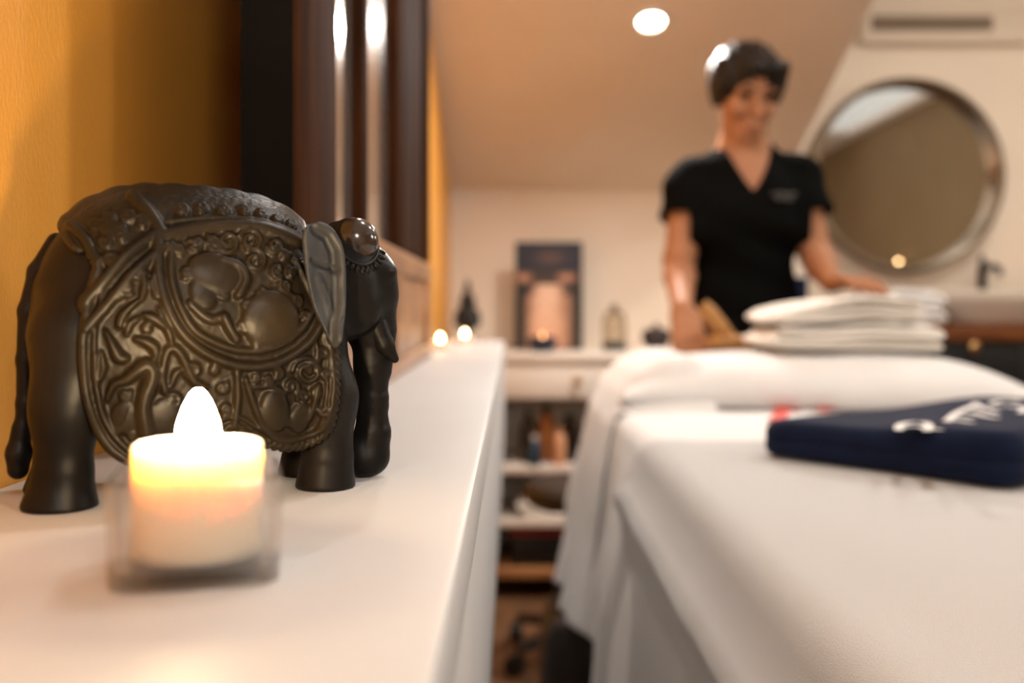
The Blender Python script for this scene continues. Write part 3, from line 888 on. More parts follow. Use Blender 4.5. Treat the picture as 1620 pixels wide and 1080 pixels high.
# tusks, eyes, head cap with beaded rim, tail
for s in (-1, 1):
    f = Field((0.074, min(0.002 * s, 0.018 * s), 0.048), (0.099, max(0.002 * s, 0.018 * s), 0.078), 0.0006)
    f.chain([e3(82, 8 * s, 72), e3(86, 9.5 * s, 62), e3(90.5, 10 * s, 55.5)], [5.4 * mm, 4.2 * mm, 2.1 * mm], 0.002)
    V, Q = f.mesh()
    np_mesh('tusk', V, Q, M['eleph'], ele, relax=1)
    bm = bmesh.new()
    bmesh.ops.create_uvsphere(bm, u_segments=16, v_segments=10, radius=0.0026, matrix=Matrix.Translation(e3(85.0, 11.8 * s, 90)))
    bm_obj('eye', bm, M['elephgloss'], ele, sm=True)
    tube('eyelid', [e3(82.5, 14.3 * s, 92), e3(85, 14.0 * s, 93.3), e3(88, 12 * s, 92.2), e3(89.3, 9.6 * s, 90.5)], [0.0006, 0.0011, 0.0011, 0.0005], M['eleph'], ele, 8)
    bm = bmesh.new()
    bmesh.ops.create_uvsphere(bm, u_segments=32, v_segments=20, radius=1.0)
    for v in bm.verts:
        v.co = Vector(e3(71.5, 11.0 * s, 109.6)) + Vector((v.co.x * 10.6 * mm, v.co.y * 10.2 * mm, v.co.z * 10.8 * mm))
    dome = bm_obj('head_dome', bm, M['elephgloss'], ele, sm=True)
    rim = []
    for i in range(17):
        a = R(165 + i / 16 * 200)
        uu, vv = 0.0715 + 0.0112 * math.cos(a), 0.1096 + 0.0114 * math.sin(a)
        rim.append((uu, s * (max(surf_w(uu, vv), 0.006) + 0.0002), vv))
    tube('cap_rim', rim, 0.0009, M['eleph'], ele, 8)
    bm = bmesh.new()
    for i in range(14):
        a = R(190 + i * 11.5)
        uu, vv = 0.0715 + 0.0136 * math.cos(a), 0.1096 + 0.0138 * math.sin(a)
        c = (uu, s * (max(surf_w(uu, vv), 0.006) + 0.0001), vv)
        bmesh.ops.create_uvsphere(bm, u_segments=8, v_segments=6, radius=1.0,
                                  matrix=Matrix.Translation(c) @ Matrix.Rotation(-a, 4, 'Y') @ Matrix.Diagonal((0.0021, 0.0013, 0.0012, 1)))
    tag(bm_obj('bead_fringe', bm, M['eleph'], ele, sm=True), kind='stuff')
f = Field((-0.076, -0.009, 0.006), (-0.045, 0.009, 0.112), 0.0007)
f.chain([e3(-52, 0, 106), e3(-59, 0, 94), e3(-63, 0, 78), e3(-64, 0, 58), e3(-64.2, 0, 40), e3(-65, 0, 28)], [4.5 * mm, 4.2 * mm, 3.8 * mm, 3.4 * mm, 3.2 * mm, 3.4 * mm], 0.002)
f.chain([e3(-65.6, 0, 30), e3(-66.4, 0, 20), e3(-66.6, 0, 13.5)], [3.4 * mm, 4.8 * mm, 4.2 * mm], 0.002)
V, Q = f.mesh()
np_mesh('tail', V, Q, M['eleph'], ele, relax=1)

# ------------------------------------------------------------------ candle in a square glass
CUPX, CUPY = -0.0945, 0.300
def rsq(h, r, n=6):
    out = []
    for q, (sx, sy_) in enumerate([(1, 1), (-1, 1), (-1, -1), (1, -1)]):
        for i in range(n + 1):
            a = math.pi / 2 * q + math.pi / 2 * i / n
            out.append((sx * (h - r) + r * math.cos(a), sy_ * (h - r) + r * math.sin(a)))
    return out
def bm_rings(bm, rings):
    vs = [[bm.verts.new(p) for p in r] for r in rings]
    n = len(vs[0])
    for a, b in zip(vs, vs[1:]):
        for i in range(n):
            bm.faces.new((a[i], a[(i + 1) % n], b[(i + 1) % n], b[i]))
    bm.faces.new(list(reversed(vs[0]))); bm.faces.new(vs[-1])
bm = bmesh.new()
secs = [(0.0215, 0.006, 0.0), (0.0232, 0.006, 0.0012), (0.0238, 0.006, 0.016), (0.0243, 0.006, 0.0295), (0.0238, 0.0058, 0.0305),
        (0.0226, 0.0048, 0.0305), (0.0219, 0.0046, 0.0295), (0.0216, 0.0046, 0.012), (0.0208, 0.0046, 0.0052), (0.0195, 0.0046, 0.0042)]
bm_rings(bm, [[(x, y, z) for x, y in rsq(h, r)] for h, r, z in secs])
cup = bm_obj('candle_glass', bm, M['glass'], None, sm=True, angle=50)
cup.location = (CUPX, CUPY, SHELF + 0.0002); cup.rotation_euler = (0, 0, R(15))
tag(cup, 'small square clear glass holder around the lit candle', 'candle holder')

cand = thing('led_candle', 'lit cream pillar candle in the square glass before the elephant', 'candle', (CUPX, CUPY, SHELF + 0.0046))
rc = 0.0190
wax = lathe('wax', [(0, 0.0012), (rc - .001, 0.0012), (rc, 0.0022), (rc, 0.0325), (rc - .0004, 0.0340), (rc - .0016, 0.0347), (rc - .003, 0.0343), (0.012, 0.0322), (0.008, 0.0310), (0, 0.0306)], M['wax'], cand, 48, angle=80)
fl = [(0.0052, 0.0302), (0.0060, 0.0335), (0.0062, 0.0365), (0.0057, 0.0400), (0.0046, 0.0435), (0.0033, 0.0466), (0.0020, 0.0488), (0.0008, 0.0499), (0, 0.0501)]
lathe('flame', fl, M['flame'], cand, 24)
lathe('base', [(0, 0), (0.0178, 0), (0.0182, 0.0004), (0.0182, 0.0016), (0, 0.0016)], M['black'], cand, 32)

# tealights at the far end of the ledge (and on the shelf the mirror shows)
def tealight(x, y, z, lab, group, shared={}):
    t = thing('tealight', lab, 'candle', (x, y, z), 0, group)
    if not shared:
        a = lathe('wax', [(0, 0.0), (0.0185, 0.0), (0.0190, 0.001), (0.0190, 0.0135), (0.0180, 0.0145), (0.012, 0.0125), (0, 0.012)], M['wax'], t, 24)
        b = lathe('flame', [(0.0040, 0.0115), (0.0052, 0.0165), (0.0044, 0.0215), (0.0024, 0.0265), (0, 0.0285)], M['tealflame'], t, 16)
        shared['a'], shared['b'] = a.data, b.data
    else:
        link(bpy.data.objects.new('wax', shared['a']), t)
        link(bpy.data.objects.new('flame', shared['b']), t)
tealight(-0.134, 1.86, SHELF + .0002, 'lit white tealight on the ledge close to the wooden screen', 'tealights at the far end of the ledge')
tealight(-0.1035, 2.18, SHELF + .0002, 'brighter lit white tealight at the very end of the ledge', 'tealights at the far end of the ledge')

# ------------------------------------------------------------------ massage table
TX0, TX1, TY0, TY1 = 0.185, 0.915, 0.18, 2.10
tab = thing('massage_table', 'massage table with pad on wooden legs hidden under white covers', 'massage table', (0.55, 1.14, 0))
def tbox(name, x0, x1, y0, y1, z0, z1, m, bev=0.0): return box(name, x0 - .55, x1 - .55, y0 - 1.14, y1 - 1.14, z0, z1, m, tab, bev)
tbox('pad', TX0, TX1, TY0, TY1, TABLE - .085, TABLE - .019, M['mattress'], 0.02)
tbox('frame', TX0 + .02, TX1 - .02, TY0 + .02, TY1 - .02, TABLE - .15, TABLE - .085, M['darkwood'], 0.003)
for lx in (TX0 + .05, TX1 - .10):
    for ly in (TY0 + .08, TY1 - .14):
        tbox('leg', lx, lx + .05, ly, ly + .05, 0, TABLE - .15, M['darkwood'], 0.003)

def drape(name, y0, y1, top, xin, hem, material, lab, cat, fold, flare, nu, nv, ridgez=None, thick=0.003, end_drop=None, seed=1):
    """cloth laid over the table and hanging down both long sides in folds"""
    rnd = random.Random(seed)
    ph = [rnd.uniform(0, 6.28) for _ in range(8)]
    xl, xr = xin, TX1 + (TX0 - xin)
    rr = 0.030
    def half(d, y, sgn):
        """d: distance along the cloth outward from the edge of the flat top"""
        arc_l = rr * math.pi / 2
        if d < arc_l:
            a = d / rr
            ox, oz = rr * math.sin(a), rr * (1 - math.cos(a))
            ox -= rr
            return ox, -oz
        e = d - arc_l
        L = (top - rr - hem)
        q = e / L
        amp = fold * min(1.0, q * 1.6) ** 1.3
        s = math.sin(y * 21 + ph[0] + 1.2 * math.sin(y * 5 + ph[1]) + q * 1.5) * 0.6 + math.sin(y * 47 + ph[2] + 2 * math.sin(y * 9)) * 0.3 + math.sin(y * 9 + ph[3] + q * 3) * 0.5
        ox = flare * q ** 0.8 + amp * s
        if ridgez is not None:
            zz = top - rr - e
            ox += 0.010 * math.exp(-((zz - ridgez) / 0.012) ** 2) + (0.014 * min(1, max(0, (top - rr - zz) / (top - rr - ridgez))) if zz > ridgez else 0.014 - 0.006 * min(1, (ridgez - zz) / 0.05))
        return ox, -rr - e
    L = rr * math.pi / 2 + (top - rr - hem)
    flat = (xr - rr) - (xl + rr)
    tot = 2 * L + flat
    def fn(s, t):
        y = y0 + (y1 - y0) * t
        p = s * tot
        wob = 0.0018 * math.sin(y * 13 + p * 9 + ph[4]) + 0.0012 * math.sin(p * 31 + y * 6 + ph[5])
        if p < L:
            ox, oz = half(L - p, y, -1)
            x, z = xl + -ox if False else (xl + rr) - (ox + rr), top + oz
        elif p > L + flat:
            ox, oz = half(p - L - flat, y, 1)
            x, z = (xr - rr) + (ox + rr), top + oz
        else:
            x, z = xl + rr + (p - L), top + wob * min(1, (p - L) / .05, (L + flat - p) / .05)
        if end_drop:
            e = max(0.0, (y - (y1 - end_drop[0])) / end_drop[0])
            z -= end_drop[1] * e ** 2.2
            x -= end_drop[2] * e ** 2 * (1 if x < (xl + xr) / 2 else -1)
        return (x, y, z)
    o = grid_obj(name, fn, nu, nv, material, None, thick)
    return tag(o, lab, cat)
drape('fitted_sheet', TY0 - .02, TY1 + .015, TABLE - .009, 0.172, 0.42, M['cotton'], 'smooth white cotton sheet draped over the whole massage table to low hems', 'sheet', 0.022, 0.055, 150, 170, thick=0.003, seed=4)
drape('terry_blanket', 0.12, 1.31, TABLE + .000, 0.160, 0.24, M['terry'], 'thick cream white terry blanket over the near half of the massage table', 'blanket', 0.016, 0.045, 170, 130, ridgez=CAMZ - .243, thick=0.006, end_drop=(0.05, 0.012, 0.0), seed=9)

# pillow at the head end
def pillow(name, x0, x1, y0, y1, z, h, material, lab, nx=60, ny=36, rz=0.0):
    cx, cy = (x0 + x1) / 2, (y0 + y1) / 2
    hx, hy = (x1 - x0) / 2, (y1 - y0) / 2
    vs, fs = [], []
    def prof(a, b):
        e = max(0.0, (1 - abs(a) ** 3.2)) ** 0.55 * max(0.0, (1 - abs(b) ** 3.0)) ** 0.55
        return e
    idx = {}
    for top in (1, 0):
        for j in range(ny + 1):
            for i in range(nx + 1):
                a, b = -1 + 2 * i / nx, -1 + 2 * j / ny
                edge = i in (0, nx) or j in (0, ny)
                if edge and not top:
                    idx[(0, i, j)] = idx[(1, i, j)]
                    continue
                pin = 1 - 0.045 * (1 - abs(a) ** 2) * (abs(b) > .0) * abs(b) ** 4
                pinx = 1 - 0.05 * (1 - abs(b) ** 2) * abs(a) ** 4
                e = prof(a, b)
                if top:
                    zz = z + 0.018 + h * e * (1 + 0.03 * math.sin(a * 5 + b * 3)) * (1 - 0.06 * math.exp(-(a * a + b * b) * 3))
                else:
                    zz = z + 0.018 - 0.0175 * min(1, e * 2.2)
                zz += 0.004 * math.sin(a * 17 + 4 * b) * (abs(b) ** 3) * e
                idx[(top, i, j)] = len(vs)
                vs.append((cx + hx * a * pinx, cy + hy * b * pin, zz))
    for top in (1, 0):
        for j in range(ny):
            for i in range(nx):
                q = [idx[(top, i, j)], idx[(top, i + 1, j)], idx[(top, i + 1, j + 1)], idx[(top, i, j + 1)]]
                fs.append(q if top else q[::-1])
    o = mesh_obj(name, vs, fs, material)
    return tag(o, lab, 'pillow')
pillow('pillow', 0.180, 0.915, 1.68, 2.105, TABLE - .009 + .0008, 0.077, M['cotton'], 'wide white pillow at the far end of the massage table under the towels')

# cloth from the pillow's side down over the edge
_rp = random.Random(3)
def side_cloth(s, t):
    y = 1.66 + 0.455 * s
    e = max(0.0, min(1.0, (y - 1.66) / 0.10)); e = e * e * (3 - 2 * e)
    key = [(0.35, 0.064), (0.32, 0.077), (0.275, 0.074), (0.225, 0.050), (0.190, 0.012), (0.168, -0.040), (0.152, -0.12), (0.140, -0.22), (0.132, -0.27), (0.122, -0.325), (0.112, -0.38)]
    f = t * (len(key) - 1); i = min(int(f), len(key) - 2); g = f - i
    x = key[i][0] * (1 - g) + key[i + 1][0] * g
    z = key[i][1] * (1 - g) + key[i + 1][1] * g
    lo_ = -0.0085
    up = lo_ + (z - lo_) * e if z > lo_ else z
    h = max(0.0, t - 0.42) / 0.58
    x += h * 0.013 * (math.sin(y * 34 + 1) + 0.5 * math.sin(y * 71 + 2.0 + h)) - 0.010 * h
    return (x - 0.004, y, TABLE + 0.002 + 0.004 * e + up)
sc2 = grid_obj('pillow_cloth', side_cloth, 60, 60, M['cotton'], None, 0.003)
md = sc2.modifiers.new('smooth', 'SMOOTH'); md.factor = 0.5; md.iterations = 4
tag(sc2, 'white cotton cloth hanging from the pillow down the ledge side of the table', 'cloth')

# folded towels
def folded_towel(name, x0, x1, y0, y1, z, layers, th, lab, group=None, sag=0.0, right=True, wav=0.003, seed=0, material=None, tilt=0.0):
    """a strip folded back and forth: rounded folds at the ends, layers showing at the side"""
    rnd = random.Random(seed)
    path = []
    n = 14
    gap = th
    for k in range(layers):
        zz = z + th / 2 + k * gap
        go = (k % 2 == 0)
        xs = [x0 + th + (x1 - x0 - 2 * th) * i / n for i in range(n + 1)]
        if not go: xs = xs[::-1]
        path += [(x, zz) for x in xs]
        if k < layers - 1:
            ce = x1 - th if go else x0 + th
            for i in range(1, 6):
                a = -math.pi / 2 + math.pi * i / 6
                path.append((ce + (1 if go else -1) * (gap * 0.9) * math.cos(a), zz + gap / 2 + gap / 2 * math.sin(a)))
    p1, p2 = rnd.uniform(0, 6), rnd.uniform(0, 6)
    m = len(path)
    NY = 14
    vs, fs = [], []
    top = z + layers * th
    def warp(x, y, zz):
        s = (x - x0) / (x1 - x0)
        f = (zz - z) / (top - z)
        d = wav * math.sin(x * 31 + y * 17 + p1) * f + wav * math.sin(y * 40 + p2 + x * 13) * f
        d -= sag * max(0, 1 - s * 1.5) ** 1.5 * f
        d += tilt * s * f
        yy = y + 0.006 * math.sin(zz * 300 + x * 11 + p1) 
        return (x + 0.006 * math.sin(zz * 210 + p2), yy, zz + d)
    for j in range(NY + 1):
        y = y0 + (y1 - y0) * j / NY
        for x, zz in path:
            vs.append(warp(x, y, zz))
    for j in range(NY):
        for i in range(m - 1):
            fs.append((j * m + i, j * m + i + 1, (j + 1) * m + i + 1, (j + 1) * m + i))
    o = mesh_obj(name, vs, fs, material or M['towel'])
    md = o.modifiers.new('solid', 'SOLIDIFY'); md.thickness = th * 0.93; md.offset = 0
    md2 = o.modifiers.new('sub', 'SUBSURF'); md2.levels = 1; md2.render_levels = 1
    return tag(o, lab, 'towel', group)
PT = TABLE + 0.0895
folded_towel('folded_towel', 0.470, 0.775, 1.79, 2.02, PT, 4, 0.0115, 'cream folded towel, lower one of the stack on the pillow', 'towels on the pillow', 0.010, seed=1, wav=.0035)
folded_towel('folded_towel', 0.474, 0.745, 1.80, 2.03, PT + .0515, 4, 0.0115, 'cream folded towel on top of the stack under the therapist\'s hand', 'towels on the pillow', 0.036, seed=3, wav=.0035)

# folded navy garment with white lettering
gar = thing('folded_garment', 'thick navy folded garment with white lettering lying on the terry blanket', 'garment', (0.272, 1.118, TABLE + .0030), math.atan2(-0.785, 0.62))
def gfun(L, W, h0, h1, r):
    nu, nv = 44, 60
    vs, fs = [], []
    ring = 14
    # rounded slab by superellipse profile across, offset rings
    for lay, (inset, zz) in enumerate([(0.012, 0.0), (0.003, 0.004), (0.0, 0.012), (0.0, 0.026), (0.002, 0.038), (0.007, 0.046), (0.016, 0.050)]):
        for (x, y) in loop(L, W, inset, r):
            k = 0.72 + 0.28 * min(1, math.hypot(x, y) / 0.22)
            vs.append((x, y, zz * k + 0.0012 * math.sin(x * 30 + y * 20) * (zz / .05)))
    return vs
def loop(L, W, inset, r, n=10, side=16):
    pts = []
    cs = [(L - r, r, -90), (L - r, W - r, 0), (r, W - r, 90), (r, r, 180)]
    for q, (cx, cy, a0) in enumerate(cs):
        for i in range(n + 1):
            a = R(a0 + 90 * i / n)
            pts.append((cx + (r - inset) * math.cos(a), cy + (r - inset) * math.sin(a)))
        nx_ = cs[(q + 1) % 4]
        a1 = R(nx_[2]); e = (nx_[0] + (r - inset) * math.cos(a1), nx_[1] + (r - inset) * math.sin(a1))
        s = pts[-1]
        for i in range(1, side):
            pts.append((s[0] + (e[0] - s[0]) * i / side, s[1] + (e[1] - s[1]) * i / side))
    return pts
GL, GW, GR = 0.285, 0.52, 0.030
def gk(x, y): return 0.72 + 0.28 * min(1, max(0, x) / 0.27)
def gz(x, y, zz): return zz * gk(x, y) + 0.0014 * math.sin(x * 34 + y * 17) * (zz / .05)
bm = bmesh.new()
prof = [(0.012, 0.0), (0.004, 0.003), (0.0, 0.010), (0.0, 0.024), (0.0015, 0.025), (0.0005, 0.0265), (0.0, 0.036), (0.003, 0.045), (0.008, 0.0505), (0.016, 0.0525), (0.0285, 0.053)]
rings = []
for inset, zz in prof:
    rings.append([bm.verts.new((x, y, gz(x, y, zz))) for x, y in loop(GL, GW, inset, GR)])
n = len(rings[0])
for a, b in zip(rings, rings[1:]):
    for i in range(n):
        bm.faces.new((a[i], a[(i + 1) % n], b[(i + 1) % n], b[i]))
# inner top: shrink rings towards the middle line
prev = rings[-1]
for k in range(1, 9):
    f = k / 8
    cur = []
    for v in prev if k == 1 else base_:
        pass
    if k == 1: base_ = [v.co.copy() for v in prev]
    cur = []
    for c in base_:
        tx = c.x + (GL / 2 - c.x) * f * 0.96
        cy_ = min(max(c.y, GL / 2), GW - GL / 2)
        ty = c.y + (cy_ - c.y) * f * 0.96
        cur.append(bm.verts.new((tx, ty, gz(tx, ty, 0.053))))
    for i in range(n):
        bm.faces.new((prev[i], prev[(i + 1) % n], cur[(i + 1) % n], cur[i]))
    prev = cur
bm.faces.new(prev)
bm.faces.new(list(reversed(rings[0])))
fold_ = bm_obj('cloth', bm, M['navy'], gar, sm=True, angle=75)
# white brush-script lettering, laid on the cloth top
gi = gar.rotation_euler.z
def on_top(px, py):
    t = 0.045
    for _ in range(6):
        z = (CAMZ - (TABLE + .003 + t)) * FPX / (py - Y0)
        X = (px - CX) / FPX * z
        dx, dy = X - 0.272, z - 1.118
        q = (math.cos(gi) * dx + math.sin(gi) * dy, -math.sin(gi) * dx + math.cos(gi) * dy)
        t = gz(q[0], q[1], 0.053)
    return q
def stroke(bm, px, hw):
    P = [on_top(a, b - 5) for a, b in (spline(px, 5) if len(px) > 2 else px)]
    L_, R_ = [], []
    for i, p in enumerate(P):
        a = P[max(i - 1, 0)]; b = P[min(i + 1, len(P) - 1)]
        tx, ty = b[0] - a[0], b[1] - a[1]; l = math.hypot(tx, ty) + 1e-9
        nx_, ny_ = -ty / l * hw, tx / l * hw
        L_.append(bm.verts.new((p[0] + nx_, p[1] + ny_, gz(p[0], p[1], 0.053) + .0007)))
        R_.append(bm.verts.new((p[0] - nx_, p[1] - ny_, gz(p[0], p[1], 0.053) + .0007)))
    for i in range(len(P) - 1):
        bm.faces.new((L_[i], L_[i + 1], R_[i + 1], R_[i]))
LET = [
    [[(1422, 686), (1424, 678), (1440, 674), (1462, 674), (1470, 680), (1466, 687)], [(1428, 681), (1450, 680), (1468, 684)], [(1472, 684), (1490, 686)]],
    [[(1498, 672), (1512, 660), (1534, 650), (1545, 645)], [(1500, 668), (1525, 672), (1540, 674)], [(1512, 662), (1540, 666)]],
    [[(1542, 643), (1552, 650), (1566, 655), (1578, 659)], [(1538, 657), (1560, 664), (1580, 667)]],
    [[(1566, 645), (1580, 640), (1600, 639), (1612, 642)], [(1572, 648), (1592, 648), (1608, 650)]],
    [[(1604, 648), (1616, 650), (1620, 655), (1612, 658)], [(1606, 632), (1620, 630), (1636, 629)], [(1612, 626), (1632, 623)]],
]
for g in LET:
    for s in g:
        bm = bmesh.new()
        stroke(bm, s, 0.0042)
        bm_obj('letter_stroke', bm, M['lettering'], gar)

# red ribbon
bm = bmesh.new()
def flat_strip(bm, pts, hw, z, t=0.0015):
    pts = spline(pts, 5)
    tops = []
    for i, p in enumerate(pts):
        a = pts[max(i - 1, 0)]; b = pts[min(i + 1, len(pts) - 1)]
        tx, ty = b[0] - a[0], b[1] - a[1]; l = math.hypot(tx, ty)
        nx_, ny_ = -ty / l * hw, tx / l * hw
        zz = z + 0.003 + 0.003 * math.sin(i * 0.9)
        tops.append([bm.verts.new((p[0] + nx_, p[1] + ny_, zz)), bm.verts.new((p[0] - nx_, p[1] - ny_, zz)), bm.verts.new((p[0] - nx_, p[1] - ny_, zz - t)), bm.verts.new((p[0] + nx_, p[1] + ny_, zz - t))])
    for a, b in zip(tops, tops[1:]):
        for k in range(4):
            bm.faces.new((a[k], a[(k + 1) % 4], b[(k + 1) % 4], b[k]))
    bm.faces.new(tops[0]); bm.faces.new(tops[-1])
def onsheet(px, py, h=TABLE - .0075):
    z = (CAMZ - h) * FPX / (py - Y0)
    return ((px - CX) / FPX * z, z)
flat_strip(bm, [onsheet(1192, 645), onsheet(1214, 645), onsheet(1238, 647), onsheet(1246, 652)], 0.022, TABLE - .0075)
flat_strip(bm, [onsheet(1240, 648), onsheet(1236, 656), onsheet(1232, 664), onsheet(1226, 670)], 0.012, TABLE - .0075)
flat_strip(bm, [onsheet(1300, 652), onsheet(1308, 649), onsheet(1316, 648)], 0.007, TABLE - .0075)
tag(bm_obj('red_ribbon', bm, M['redribbon'], None), 'crumpled bright red ribbon on the white sheet behind the navy garment', 'ribbon')

# ------------------------------------------------------------------ the therapist
PX, PY = 0.572, 2.47
per = thing('person', 'person in a black v-neck t-shirt leaning over the head of the massage table', 'person', (PX, PY, 0))
def p3(x, y, z): return (x - PX, y - PY, z)
plo, phi = (-0.27, -0.42, -0.005), (0.27, 0.19, 1.66)
HB = 0.0048
pb = Field(plo, phi, HB, 0.06)
K = 0.05
SHL, SHR = p3(0.446, 2.475, 1.258), p3(0.706, 2.475, 1.268)
ELL, ELR = p3(0.405, 2.415, 1.070), p3(0.742, 2.425, 1.078)
WRL, WRR = p3(0.376, 2.205, 0.955), p3(0.708, 2.205, 1.012)
def torso_f(f):
    f.ell((0.0, 0.02, 0.90), (0.150, 0.100, 0.13), 0, mg=.04)
    f.ell((0.0, 0.012, 1.03), (0.118, 0.085, 0.13), 0.06, mg=.04)
    f.ell((0.0, 0.005, 1.185), (0.140, 0.095, 0.135), 0.06, mg=.04)
    f.ell((0.055, -0.055, 1.175), (0.055, 0.05, 0.06), 0.03, mg=.04)
    f.ell((-0.055, -0.055, 1.175), (0.055, 0.05, 0.06), 0.03, mg=.04)
    f.cap(SHL, SHR, 0.045, 0.045, 0.05, mg=.04)
    f.cap((0.0, 0.015, 1.26), (0, 0.0, 1.345), 0.090, 0.055, 0.06, mg=.04)
torso_f(pb)
pb.chain([(0, 0.0, 1.33), (-0.002, -0.035, 1.44)], [0.052, 0.048], 0.035)
for S_, E_, W_ in ((SHL, ELL, WRL), (SHR, ELR, WRR)):
    pb.chain([S_, E_], [0.050, 0.037], 0.03)
    pb.chain([E_, tuple(0.65 * np.array(E_) + 0.35 * np.array(W_)), W_], [0.036, 0.036, 0.0235], 0.015)
for s in (-1, 1):
    pb.chain([(0.075 * s, 0.02, 0.88), (0.085 * s, 0.03, 0.49)], [0.085, 0.055], 0.04)
    pb.chain([(0.085 * s, 0.03, 0.49), (0.09 * s, 0.05, 0.38), (0.09 * s, 0.06, 0.085)], [0.054, 0.055, 0.036], 0.02)
    pb.chain([(0.09 * s, 0.065, 0.045), (0.098 * s, -0.07, 0.030)], [0.036, 0.030], 0.02)
# head, in its own tilted frame
HC = np.array((-0.006, -0.060, 1.486))
yaw, pit = R(9), R(30)
fx = np.array((math.cos(yaw), math.sin(yaw), 0.0))
fy = np.array((-math.sin(yaw) * math.cos(pit), math.cos(yaw) * math.cos(pit), math.sin(pit)))
fz = np.cross(fx, fy)
ROT = [fx, fy, fz]
def hp(x, y, z): return tuple(HC + x * fx + y * fy + z * fz)
pb.ell(hp(0, 0.008, 0.022), (0.073, 0.090, 0.082), 0.02, ROT)
pb.ell(hp(0, -0.028, -0.042), (0.055, 0.056, 0.072), 0.03, ROT)
pb.ell(hp(0, -0.062, -0.090), (0.024, 0.022, 0.020), 0.025, ROT)
for s in (-1, 1):
    pb.ell(hp(0.030 * s, -0.082, 0.004), (0.016, 0.012, 0.010), 0.012, ROT, sub=True)
    pb.ell(hp(0.030 * s, -0.078, 0.024), (0.022, 0.010, 0.007), 0.010, ROT)
    pb.ell(hp(0.038 * s, -0.062, -0.028), (0.020, 0.020, 0.018), 0.015, ROT)
    pb.ell(hp(0.074 * s, 0.012, -0.010), (0.008, 0.016, 0.030), 0.006, ROT)
pb.cap(hp(0, -0.084, 0.008), hp(0, -0.104, -0.030), 0.007, 0.011, 0.008)
pb.ell(hp(0, -0.088, -0.060), (0.020, 0.010, 0.0055), 0.006, ROT)
pb.ell(hp(0, -0.086, -0.071), (0.017, 0.010, 0.006), 0.006, ROT)
# hands: palm, four fingers with knuckle bends, thumb from the side of the palm
def hand(wr, pd, pn, thumb_dir, curl, L=0.175, spread=1.0):
    wr = np.array(wr); pd = np.array(pd, float); pd /= np.linalg.norm(pd)
    pn = np.array(pn, float); pn -= pd * (pn @ pd); pn /= np.linalg.norm(pn)     # back of hand
    sd_ = np.cross(pn, pd) * thumb_dir                                               # towards the thumb
    kn = wr + pd * 0.080
    for o in (-0.026, -0.009, 0.009, 0.026):
        pb.cap(tuple(wr + pd * 0.012 + sd_ * o * 0.6), tuple(kn + sd_ * o), 0.0135, 0.0115, 0.010)
    for i, (o, l) in enumerate(((0.029, 0.070), (0.0095, 0.078), (-0.010, 0.072), (-0.029, 0.056))):
        a = kn + sd_ * o
        d1 = pd * math.cos(curl * .6) - pn * math.sin(curl * .6) + sd_ * o * 2.2 * spread
        d1 /= np.linalg.norm(d1)
        b = a + d1 * l * 0.45
        d2 = pd * math.cos(curl * 1.5) - pn * math.sin(curl * 1.5) + sd_ * o * 1.5 * spread; d2 /= np.linalg.norm(d2)
        c = b + d2 * l * 0.32
        d3 = pd * math.cos(curl * 2.1) - pn * math.sin(curl * 2.1); d3 /= np.linalg.norm(d3)
        e = c + d3 * l * 0.24
        pb.chain([tuple(a), tuple(b), tuple(c), tuple(e)], [0.0100, 0.0090, 0.0082, 0.0070], 0.003)
    t0 = wr + pd * 0.022 + sd_ * 0.022
    t1 = t0 + (pd * 0.55 + sd_ * 0.75 - pn * 0.25) * 0.042
    t2 = t1 + (pd * 0.85 + sd_ * 0.35 - pn * 0.25) * 0.030
    t3 = t2 + (pd * 0.95 - pn * 0.25) * 0.022
    pb.chain([tuple(t0), tuple(t1), tuple(t2), tuple(t3)], [0.0135, 0.0110, 0.0098, 0.0080], 0.004)
hand(WRL, (0.06, -0.50, -0.62), (-0.15, -0.75, 0.5), 1, 0.55)
hand(WRR, (0.26, -0.80, 0.02), (0.0, 0.1, 1.0), 1, 0.34)
sl_, x_, y_, z_ = pb.block(plo, phi)
pb.F = np.maximum(pb.F, (0.001 - z_ + 0 * x_ + 0 * y_).astype(np.float32))
V, Q = pb.mesh()
np_mesh('body', V, Q, M['skin'], per, relax=1)
# t-shirt: a looser shell over torso and upper arms, v-neck, short sleeves
sf = Field(plo, phi, HB, 0.06)
torso_f(sf)
for S_, E_ in ((SHL, ELL), (SHR, ELR)):
    S_, E_ = np.array(S_), np.array(E_)
    sf.cap(tuple(S_), tuple(S_ + (E_ - S_) * 0.52), 0.054, 0.058, 0.03, mg=.04)
fo = sf.F - 0.010 - 0.003 * np.sin(z_ * 60 + x_ * 25).astype(np.float32)
for S_, E_ in ((SHL, ELL), (SHR, ELR)):
    S_, E_ = np.array(S_), np.array(E_); d = (E_ - S_) / np.linalg.norm(E_ - S_)
    q = S_ + (E_ - S_) * 0.47
    pl = (x_ - q[0]) * d[0] + (y_ - q[1]) * d[1] + (z_ - q[2]) * d[2]
    out = (x_ > 0.150) if E_[0] > 0 else (x_ < -0.150)
    fo = np.where(out, np.maximum(fo, pl), fo)
    inner = np.sqrt((x_ - q[0]) ** 2 + (y_ - q[1]) ** 2 + (z_ - q[2]) ** 2) - 0.044
    fo = np.maximum(fo, -inner)
vcut = np.maximum(1.236 + 1.1 * np.abs(x_ - 0.004) + 14 * np.abs(x_ - 0.004) ** 2 - z_, y_ - 0.03)                 # the v at the front
ncut = np.sqrt((x_ / 1.15) ** 2 + (y_ + 0.005) ** 2) - 0.062 + 0 * z_                  # round the neck
ncut = np.maximum(ncut, 1.325 - z_)
fo = np.maximum(fo, -np.minimum(vcut, ncut))
fo = np.maximum(fo, 0.855 - z_)
fo = np.maximum(fo, -(sf.F + 0.004))
